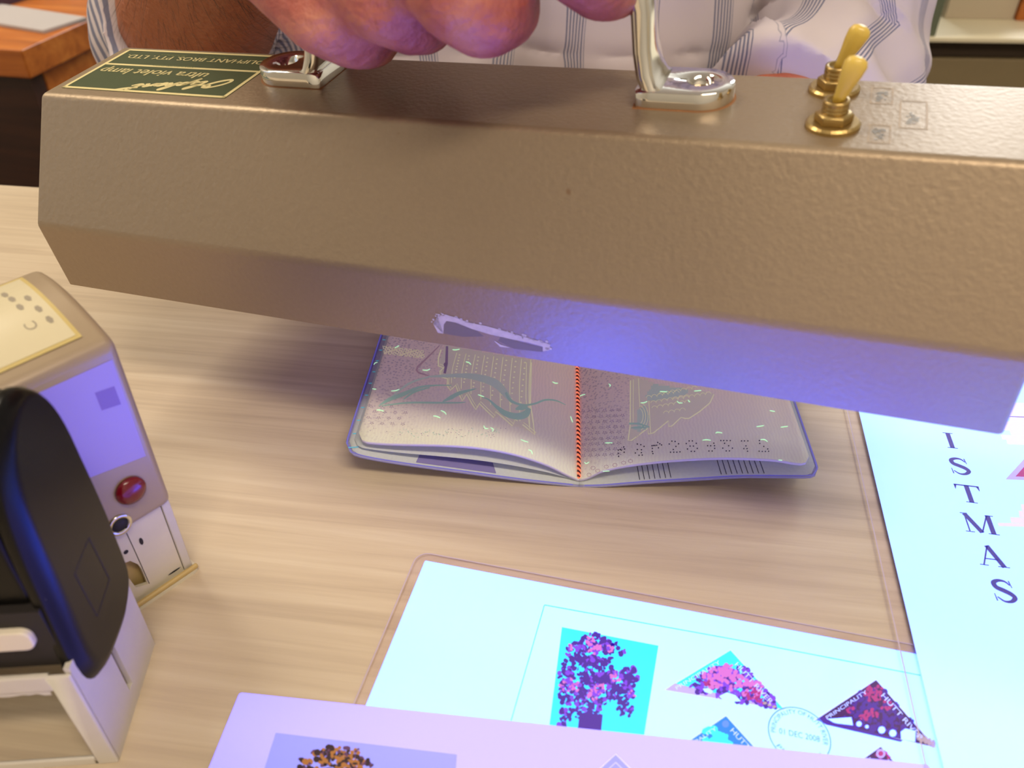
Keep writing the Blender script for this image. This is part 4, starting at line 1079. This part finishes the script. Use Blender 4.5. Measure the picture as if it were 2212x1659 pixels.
# back stamp, beige cover with red button
BD = Vector((.655, .755, 0)).normalized(); BSO = Vector((-99.5, 171.2, 0))
bs = empty('date_stamp', (BSO.x / 1000, BSO.y / 1000, TZ), math.atan2(BD.y, BD.x))
tag(bs, 'beige metal date stamp with red button and cream label on top', 'stamp')
BW, BDp = 30.5, 36.0
bm = bmesh.new(); prism(bm, round_rect(-BW + 1, 0.6, -1.0, BDp + 1, 1.5, 3), 'z', 0, 1.2); o = from_bm('base_plate', bm, M['cream_metal'], bs)
bm = bmesh.new(); bx(bm, -BW + 1, .6, -1.0, .4, 1.2, 2.8); bx(bm, -BW + 1, .6, BDp - .4, BDp + 1, 1.2, 2.8); o = from_bm('base_lip', bm, M['yellowed'], bs); bevel(o, .5)
# front plate with a hooked cut-out: outline with notch
pl = [(-BW + 3, 1.2), (-18.9, 1.2), (-18.9, 4.0), (-19.2, 16.0), (-18.2, 18.8), (-15.6, 17.4), (-14.7, 13.6), (-14.6, 6.4), (-16.0, 5.0), (-18.9, 4.0), (-18.9, 1.2), (-3.0, 1.2), (-3.0, 31), (-BW + 3, 31)]
def plate(name, parts, y0, y1, m):
    bm = bmesh.new()
    for p in parts: prism(bm, p, 'y', y0, y1)
    return from_bm(name, bm, m, bs)
o = plate('front_plate', [[(-BW + 3, 1.2), (-19.6, 1.2), (-19.6, 31), (-BW + 3, 31)], [(-14.4, 1.2), (-3.2, 1.2), (-3.2, 31), (-14.4, 31)],
                      [(-19.6, 1.2), (-14.4, 1.2), (-14.4, 5.2), (-17.8, 6.6), (-18.6, 12.0), (-19.6, 13.5)], [(-19.6, 31), (-19.6, 18.4), (-16.4, 17.6), (-14.8, 14.6), (-14.4, 12), (-14.4, 31)]], 1.6, 2.8, M['cream_metal'])
tag(o, 'cream metal plate with a hooked cut out')
bm = bmesh.new(); bx(bm, -BW + 3, -3.2, 5, 6, 1.2, 30); from_bm('inner_plate', bm, M['yellowed'], bs)
bm = bmesh.new(); bx(bm, -3.0, -.4, 1.0, BDp - 1, 1.2, 31); o = from_bm('corner_post', bm, M['white_enamel'], bs); bevel(o, .4)
bm = bmesh.new(); bx(bm, -BW + .4, -BW + 3, 1.0, BDp - 1, 1.2, 31); from_bm('corner_post', bm, M['white_enamel'], bs)
bm = bmesh.new(); bx(bm, -BW + 3, -3.2, BDp - 2.4, BDp - 1.2, 1.2, 31); from_bm('back_plate', bm, M['cream_metal'], bs)
f = Flat(lambda a, b: (a, 1.52, b)); f.line([(-14.0, 5), (-14.2, 20), (-14.4, 28)], .22); f.disc(-16.5, 21.6, .75, 10); f.disc(-11.6, 22.0, .6, 8, 0, 1.5); f.disc(-6.0, 3.4, 2.2, 8, 0, .35)
f.build('seam_and_holes', M['dark_hole'], bs)
# cover hood with domed top
bm = bmesh.new()
topf = lambda y: 88 + 8.0 * math.sin(math.pi * min(1, max(0, (y + .0) / BDp)) * .62)
pr_ = [(0, 30), (0, 86)] + [(BDp * t, topf(BDp * t)) for t in [k / 14 for k in range(0, 15)]] + [(BDp, 30)]
pr_[1] = (0, 85.5)
prism(bm, pr_, 'x', -BW, 0.3)
hd_ = from_bm('hood', bm, M['beige_metal'], bs); bevel(hd_, 2.6, 4, 35)
tag(hd_, 'beige metal hood')
f = Flat(lambda a, b: (a, b, topf(b) + .25))
def strip(f, x0, x1, y0, y1, mi, n=14):
    for k in range(n):
        a, b = y0 + (y1 - y0) * k / n, y0 + (y1 - y0) * (k + 1) / n; f.poly([(x0, a), (x1, a), (x1, b), (x0, b)], mi)
strip(f, -BW + 4, -5.5, 4.5, BDp - 3, 1); f.f = lambda a, b: (a, b, topf(b) + .32); strip(f, -BW + 5, -6.5, 5.5, BDp - 4, 0)
tl = f.build('top_label', [M['top_label'], M['label_rim']], bs); smooth(tl.data); tag(tl, 'glossy cream label on the top')
f = Flat(lambda a, b: (a, b, topf(b) + .37))
rn = random.Random(8)
put_text(f, 'C', lambda x, y: (-11.8 - y, 11.5 + x), 0, 0, None, 4.0)
for (x, y) in ((-8.8, 12.5), (-9.0, 17), (-9, 22), (-12, 20), (-12, 24), (-12.4, 27)): f.disc(x, y, .8, 6, 0, 1.4)
f.build('faded_lettering', M['faint_print'], tl)
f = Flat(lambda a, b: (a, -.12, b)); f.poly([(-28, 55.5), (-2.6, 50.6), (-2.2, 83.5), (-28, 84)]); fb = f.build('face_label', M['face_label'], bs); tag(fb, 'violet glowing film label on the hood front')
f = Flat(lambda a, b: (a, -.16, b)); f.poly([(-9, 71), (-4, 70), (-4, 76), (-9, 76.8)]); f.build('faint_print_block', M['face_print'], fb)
bm = bmesh.new(); lathe(bm, [(4.3, 0), (4.3, .8), (3.9, 1.5), (2.6, 2.1), (1.0, 2.4), (.2, 2.45)], (0, 0, 0), 28)
for v in bm.verts: v.co = Vector((-9.7 + v.co.x, -v.co.z - .05, 42.8 + v.co.y))
from_bm('red_button', bm, M['red_plastic'], bs, True)
bm = bmesh.new(); lathe(bm, [(3.4, 0), (3.4, .5), (2.4, .5), (2.4, .1)], (0, 0, 0), 24)
for v in bm.verts: v.co = Vector((-15.6 + v.co.x, -v.co.z, 33.6 + v.co.y))
from_bm('screw_collar', bm, M['chrome'], bs, True)
bm = bmesh.new(); lathe(bm, [(2.3, 0), (2.3, .25), (.5, .3)], (0, 0, 0), 20)
for v in bm.verts: v.co = Vector((-15.6 + v.co.x, -v.co.z - .02, 33.6 + v.co.y))
from_bm('screw_recess', bm, M['dark_hole'], bs, True)

# ================================================================== PERSON
def skin_mat():
    m = mat('skin', srgb(180, 108, 90), 0.5, bump=0.7, bscale=260, bdist=.002)
    nt = m.node_tree; p = nt.nodes['Principled BSDF']
    tc = nt.nodes.new('ShaderNodeTexCoord')
    n = nt.nodes.new('ShaderNodeTexNoise'); n.inputs['Scale'].default_value = 55; n.inputs['Detail'].default_value = 5
    nt.links.new(tc.outputs['Object'], n.inputs['Vector'])
    r = ramp(nt, [(.35, srgb(152, 74, 66)), (.52, srgb(178, 102, 88)), (.68, srgb(198, 130, 108))]); nt.links.new(n.outputs['Fac'], r.inputs['Fac'])
    at = nt.nodes.new('ShaderNodeAttribute'); at.attribute_name = 'tan'  # skin turns browner from the wrist up the forearm
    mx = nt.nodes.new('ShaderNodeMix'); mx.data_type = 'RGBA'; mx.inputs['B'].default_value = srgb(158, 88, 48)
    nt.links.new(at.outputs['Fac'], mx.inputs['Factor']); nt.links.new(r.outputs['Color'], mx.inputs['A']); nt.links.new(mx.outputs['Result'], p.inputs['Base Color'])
    p.inputs['Subsurface Weight'].default_value = 0.15; p.inputs['Subsurface Radius'].default_value = (.006, .002, .001); p.inputs['Subsurface Scale'].default_value = 1.0
    return m
M['skin'] = skin_mat()
M['arm_hair'] = mat('dark_arm_hair', srgb(56, 40, 28), 0.6)
M['hair'] = mat('grey_hair', srgb(120, 112, 104), 0.7)
M['trousers'] = mat('dark_trousers', srgb(46, 46, 54), 0.9)
M['chair_fabric'] = mat('dark_chair_fabric', srgb(50, 48, 56), 0.9)

def ball(bm, c, r, n=14):
    m = n // 2; rings = []
    c = Vector(c)
    topv = bm.verts.new(c + Vector((0, 0, r))); botv = bm.verts.new(c - Vector((0, 0, r)))
    for i in range(1, m):
        a = math.pi * i / m; rings.append([bm.verts.new(c + Vector((r * math.sin(a) * math.cos(2 * math.pi * k / n), r * math.sin(a) * math.sin(2 * math.pi * k / n), r * math.cos(a)))) for k in range(n)])
    for k in range(n):
        bm.faces.new((topv, rings[0][k], rings[0][(k + 1) % n])); bm.faces.new((botv, rings[-1][(k + 1) % n], rings[-1][k]))
    for a, b in zip(rings, rings[1:]):
        for k in range(n): bm.faces.new((a[k], b[k], b[(k + 1) % n], a[(k + 1) % n]))
def limb(bm, p, rp, q, rq, ends=(True, True), n=16):
    p, q = Vector(p), Vector(q); d = (q - p).normalized()
    a = (Vector((0, 0, 1)) if abs(d.z) < .9 else Vector((1, 0, 0))).cross(d).normalized(); b = d.cross(a)
    loft(bm, [[tuple(c + a * r * math.cos(2 * math.pi * k / n) + b * r * math.sin(2 * math.pi * k / n)) for k in range(n)] for c, r in ((p, rp), (q, rq))])
    if ends[0]: ball(bm, p, rp)
    if ends[1]: ball(bm, q, rq)
def chain(bm, pts):
    for (p, r), (q, s) in zip(pts, pts[1:]): limb(bm, p, r, q, s)
def remeshed(name, bm, voxel, sm=6, fac=.5):
    bmesh.ops.recalc_face_normals(bm, faces=bm.faces)
    bm.transform(Matrix.Scale(.001, 4)); me = bpy.data.meshes.new(name); bm.to_mesh(me); bm.free()
    o = bpy.data.objects.new(name, me); COL.objects.link(o)
    r = o.modifiers.new('r', 'REMESH'); r.mode = 'VOXEL'; r.voxel_size = voxel * .001
    s = o.modifiers.new('s', 'SMOOTH'); s.factor = fac; s.iterations = sm
    dg = bpy.context.evaluated_depsgraph_get(); dg.update()
    out = bpy.data.meshes.new_from_object(o.evaluated_get(dg)); bpy.data.objects.remove(o); bpy.data.meshes.remove(me)
    smooth(out); return out
PZ = Vector((0, 0, TZ * 1000))
per = empty('person', (0, .60, 0))
tag(per, 'person in a white and blue striped shirt gripping the lamp handle', 'person')
def WP(p): return Vector(p) - Vector((0, 600, -TZ * 1000))   # table mm -> person local mm
def LPt(u, v, y): return lamp_to_table(lamp_px(u, v, y))
bm = bmesh.new()
# --- right hand (image left) gripping the handle
def c_(lst): chain(bm, [(WP(p), r) for p, r in lst])
wrist = Vector((-92, 352, 172)); elbow = Vector((-196, 520, 62)); shoulder = Vector((-190, 610, 330))
fing = {
 'pinky': [(LPt(450, -190, 18), 11), (LPt(585, -55, 2), 9.2), (LPt(688, 48, -4), 8.6), (LPt(762, 86, 2), 8.0), (LPt(805, 92, 16), 7.4), (LPt(830, 70, 32), 6.6)],
 'ring': [(LPt(590, -260, 18), 11.5), (LPt(730, -90, 2), 9.6), (LPt(820, 15, -4), 9.0), (LPt(885, 48, 2), 8.4), (LPt(920, 55, 16), 8.0), (LPt(940, 30, 34), 7.2)],
 'middle': [(LPt(740, -320, 18), 12.5), (LPt(890, -130, 0), 11.2), (LPt(985, -10, -8), 11.0), (LPt(1045, 25, -4), 11.2), (LPt(1085, 20, 10), 10.2), (LPt(1105, -10, 30), 8.2)],
 'index': [(LPt(930, -360, 20), 12), (LPt(1120, -200, 4), 10.0), (LPt(1240, -80, 6), 9.2), (LPt(1300, -30, 14), 8.6), (LPt(1330, -25, 26), 8.0), (LPt(1330, -60, 40), 7.4)],
}
for k, l in fing.items(): c_(l)
mcp = [fing[k][0][0] for k in ('pinky', 'ring', 'middle', 'index')]
for i, m_ in enumerate(mcp):
    c_([(wrist + Vector(((i - 1.5) * 9, -8, 4)), 20 if i in (1, 2) else 18), ((wrist + m_) / 2 + Vector((0, 0, 2)), 15), (m_, 12)])
for a, b in zip(mcp, mcp[1:]): c_([(a, 10.5), (b, 11.5)])
# thumb leaves the side of the palm near its base and closes under the bar
c_([(wrist + Vector((34, -6, 2)), 14), (LPt(960, -330, 55), 12), (LPt(1090, -190, 58), 10.5), (LPt(1160, -120, 50), 9), (LPt(1190, -80, 42), 7.6)])
c_([(wrist, 27), (wrist + (elbow - wrist) * .35, 34), (wrist + (elbow - wrist) * .7, 41), (elbow, 38)])
c_([(elbow, 38), (shoulder, 50)])
# --- left arm resting on the table behind the lamp
el2 = Vector((196, 512, 52)); wr2 = Vector((116, 402, 34)); sh2 = Vector((200, 610, 330))
c_([(wr2, 25), (wr2 + (el2 - wr2) * .55, 36), (el2, 38)]); c_([(el2, 38), (sh2, 50)])
palm2 = wr2 + Vector((-52, -30, -10))
for i in range(4):
    o_ = Vector((14 - i * 9, -(i - 1.5) * 14 + 6, 0)); m_ = palm2 + Vector((-20 + o_.x * .6, o_.y, 2))
    c_([(wr2 + Vector((-8, (1.5 - i) * 8, -2)), 15), (m_, 11)])
    tip = m_ + Vector((-52 + abs(i - 1.4) * 8, -10, -10)); c_([(m_, 10), (m_ + Vector((-26, -4, 4)), 8.6), (tip, 7.2)])
c_([(wr2 + Vector((-10, -18, -4)), 13), (palm2 + Vector((18, -34, -4)), 9.5), (palm2 + Vector((-8, -46, -10)), 8)])
# --- trunk, neck, head
for x in (-62, 62): c_([((x, 605, -150), 100), ((x, 605, 60), 100), ((x * 1.1, 612, 260), 98)])
c_([((-150, 612, 318), 55), ((150, 612, 318), 55)])
c_([((0, 612, 330), 62), ((0, 605, 430), 56)])
c_([((0, 600, 500), 72), ((0, 612, 545), 82)]); c_([((0, 585, 450), 48), ((0, 590, 500), 66)])
c_([((0, 528, 515), 9), ((0, 517, 488), 13)])
for s in (-1, 1): c_([((s * 80, 612, 505), 10), ((s * 84, 618, 525), 13), ((s * 76, 612, 488), 8)]); c_([((s * 30, 532, 455), 8), ((0, 524, 452), 9)])
body = remeshed('body', bm, 2.2, 5)
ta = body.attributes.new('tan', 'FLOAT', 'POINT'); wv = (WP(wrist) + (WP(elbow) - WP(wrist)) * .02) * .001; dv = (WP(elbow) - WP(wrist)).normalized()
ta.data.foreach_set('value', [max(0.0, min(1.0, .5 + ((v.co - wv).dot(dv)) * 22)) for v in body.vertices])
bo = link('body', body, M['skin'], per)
for s in (-1, 1):
    bm = bmesh.new(); ball(bm, WP((s * 30, 530, 520)), 12); from_bm('eye', bm, M['white_trim'], per, True)
    bm = bmesh.new(); ball(bm, WP((s * 30, 520.5, 520)), 4); from_bm('pupil', bm, M['dark_hole'], per, True)
bm = bmesh.new(); limb(bm, WP((0, 622, 555)), 84, WP((0, 640, 520)), 80); hr = remeshed('hair', bm, 6, 3); link('hair', hr, M['hair'], per)
# --- trousers
bm = bmesh.new()
for s in (-1, 1):
    chain(bm, [(WP((s * 75, 610, -190)), 100), (WP((s * 110, 380, -215)), 80), (WP((s * 120, 300, -225)), 72), (WP((s * 125, 310, -420)), 58), (WP((s * 125, 330, -690)), 46)])
limb(bm, WP((-60, 620, -170)), 110, WP((60, 620, -170)), 110)
link('trousers', remeshed('trousers', bm, 7, 4), M['trousers'], per)
for s in (-1, 1):
    bm = bmesh.new(); limb(bm, WP((s * 125, 330, -712)), 38, WP((s * 130, 200, -716)), 34)
    for v in bm.verts: v.co.z = max(v.co.z, 0.5)
    link('shoe', remeshed('shoe', bm, 5, 2), M['dark_hole'], per)
# --- shirt
bm = bmesh.new()
for x in (-64, 64): chain(bm, [(WP((x, 603, -160)), 112), (WP((x, 600, 60)), 112), (WP((x * 1.1, 612, 262)), 108)])
limb(bm, WP((-155, 612, 320)), 64, WP((155, 612, 320)), 64)
cuffR = elbow + (wrist - elbow) * .20; cuffL = el2 + (wr2 - el2) * .66
limb(bm, WP(shoulder), 62, WP(elbow + Vector((0, 4, 2))), 50); limb(bm, WP(elbow), 50, WP(cuffR), 50, (True, False))
limb(bm, WP(sh2), 62, WP(el2 + Vector((0, 4, 2))), 50); limb(bm, WP(el2), 50, WP(cuffL), 49, (True, False))
sm_ = remeshed('shirt', bm, 3.5, 4)
axes = [(WP(shoulder), WP(elbow), 0), (WP(elbow), WP(cuffR), 0), (WP(sh2), WP(el2), 0), (WP(el2), WP(cuffL), 0)]
att = sm_.attributes.new('stripe', 'FLOAT', 'POINT'); face_ = Vector((.2, -1, .6))
vals = []
n_v = len(sm_.vertices); co_ = [0.0] * (3 * n_v); no_ = [0.0] * (3 * n_v)
sm_.vertices.foreach_get('co', co_); sm_.vertices.foreach_get('normal', no_)
for vi in range(n_v):
    p = Vector(co_[3 * vi:3 * vi + 3]) * 1000
    best = None
    for a, b, _ in axes:
        d = b - a; t = max(0, min(1, (p - a).dot(d) / d.length_squared)); q = a + d * t; r = (p - q).length
        if best is None or r < best[0]: best = (r, a, d.normalized(), q)
    inarm = best[0] < 66 and abs(p.x) > 138
    n1 = noise.noise(Vector((p.x * .012, p.y * .02, p.z * .018))); n2 = noise.noise(Vector((p.x * .035 + 9, p.y * .03, p.z * .022)))
    disp = 7 * n1 + 3.2 * n2
    if inarm:
        # stripes run along the sleeve, folds gather at the elbow
        ax = best[2]; ref = Vector((0, 0, 1)).cross(ax).normalized(); oth = ax.cross(ref); w = p - best[3]
        ang = math.atan2(w.dot(oth), w.dot(ref))
        if p.x < 0:   # the right sleeve keeps the run of its upper arm
            ua = axes[0]; d0 = (ua[1] - ua[0]).normalized(); r0 = Vector((1, 0, 0)); o0 = d0.cross(r0); w0 = p - ua[0]
            vals.append(math.atan2(w0.dot(o0), w0.dot(r0)) * 22 + 4 * n1 - 12)
        else: vals.append((ang - math.atan2(face_.dot(oth), face_.dot(ref))) * 50 + 28 + 6 * n1)
        al = (p - best[1]).dot(ax); disp += 3.5 * math.sin(al * .11 + ang * 2 + 3 * n1)
    else:
        vals.append(p.x + 5 * n2)
        disp += 2.5 * math.sin(p.x * .06 + p.z * .03)
    for q in range(3): co_[3 * vi + q] += no_[3 * vi + q] * disp * .001
sm_.vertices.foreach_set('co', co_)
att.data.foreach_set('value', vals); sm_.update()
def shirt_mat():
    m = bpy.data.materials.new('striped_cotton'); m.use_nodes = True; nt = m.node_tree; p = nt.nodes['Principled BSDF']; p.inputs['Roughness'].default_value = .85
    a = nt.nodes.new('ShaderNodeAttribute'); a.attribute_name = 'stripe'
    def math_(op, x, y):
        n = nt.nodes.new('ShaderNodeMath'); n.operation = op
        for s, k in ((x, 0), (y, 1)):
            if isinstance(s, (int, float)): n.inputs[k].default_value = s
            else: nt.links.new(s, n.inputs[k])
        return n.outputs[0]
    wide = math_('FRACT', math_('DIVIDE', math_('ADD', a.outputs['Fac'], 1000.0), 42.0), 0)
    fine = math_('FRACT', math_('DIVIDE', math_('ADD', a.outputs['Fac'], 1000.0), 2.0), 0)
    inband = ramp(nt, [(.0, (0, 0, 0, 1)), (.50, (1, 1, 1, 1)), (.82, (0, 0, 0, 1))], 'CONSTANT'); nt.links.new(wide, inband.inputs['Fac'])
    ln = ramp(nt, [(.0, (1, 1, 1, 1)), (.48, (0, 0, 0, 1))], 'CONSTANT'); nt.links.new(fine, ln.inputs['Fac'])
    f = math_('MULTIPLY', inband.outputs['Color'], ln.outputs['Color'])
    mx = nt.nodes.new('ShaderNodeMix'); mx.data_type = 'RGBA'; mx.inputs['A'].default_value = srgb(200, 190, 194); mx.inputs['B'].default_value = srgb(116, 118, 140)
    nt.links.new(f, mx.inputs['Factor']); nt.links.new(mx.outputs['Result'], p.inputs['Base Color'])
    return m
M['shirt'] = shirt_mat()
so_ = link('shirt', sm_, M['shirt'], per); tag(so_, 'white cotton shirt with grouped blue grey stripes')
# --- forearm hair
rn = random.Random(77)
bm = bmesh.new()
fa0, fa1 = WP(elbow + (wrist - elbow) * .16), WP(elbow + (wrist - elbow) * .98); dax = (fa1 - fa0).normalized()
ref = Vector((0, 0, 1)).cross(dax).normalized(); oth = dax.cross(ref)
for k in range(1200):
    t = rn.random(); ang = rn.uniform(0, 6.283); r = 40 + (27 - 40) * t - .6
    nrm = ref * math.cos(ang) + oth * math.sin(ang); p = fa0 + (fa1 - fa0) * t + nrm * r
    tang = -dax * rn.uniform(-.1, .6) + (dax.cross(nrm)) * rn.uniform(.3, 1.2); tang.normalize(); L_ = rn.uniform(8, 20)
    P = [p, p + (nrm * .55 + tang * .8) * L_ * .4, p + (nrm * .65 + tang * 1.0) * L_ * .75, p + (nrm * .5 + tang * 1.4) * L_]
    sd = dax.cross(nrm) if rn.random() < .5 else nrm.cross(tang).normalized()
    w = .075
    vv = [(bm.verts.new(q - sd * w), bm.verts.new(q + sd * w), bm.verts.new(q + nrm.cross(sd) * w)) for q in P]
    for a, b in zip(vv, vv[1:]):
        for i in range(3): bm.faces.new((a[i], a[(i + 1) % 3], b[(i + 1) % 3], b[i]))
ah = from_bm('arm_hair', bm, M['arm_hair'], per); tag(ah, kind='stuff')

# ================================================================== CHAIR UNDER THE PERSON
chr_ = empty('office_chair', (0, .64, 0)); tag(chr_, 'dark fabric chair under the person at the table', 'chair')
rbox('seat', -.24, .24, -.22, .24, .40, .455, M['chair_fabric'], chr_, bev=15)
rbox('backrest', -.21, .21, .25, .29, .55, .95, M['chair_fabric'], chr_, bev=15)
for x in (-.2, .2):
    for y in (-.18, .2): rbox('leg', x - .012, x + .012, y - .012, y + .012, 0, .40, M['steel'], chr_)
    rbox('back_post', x * .8 - .012, x * .8 + .012, .24, .25, .40, .60, M['steel'], chr_)
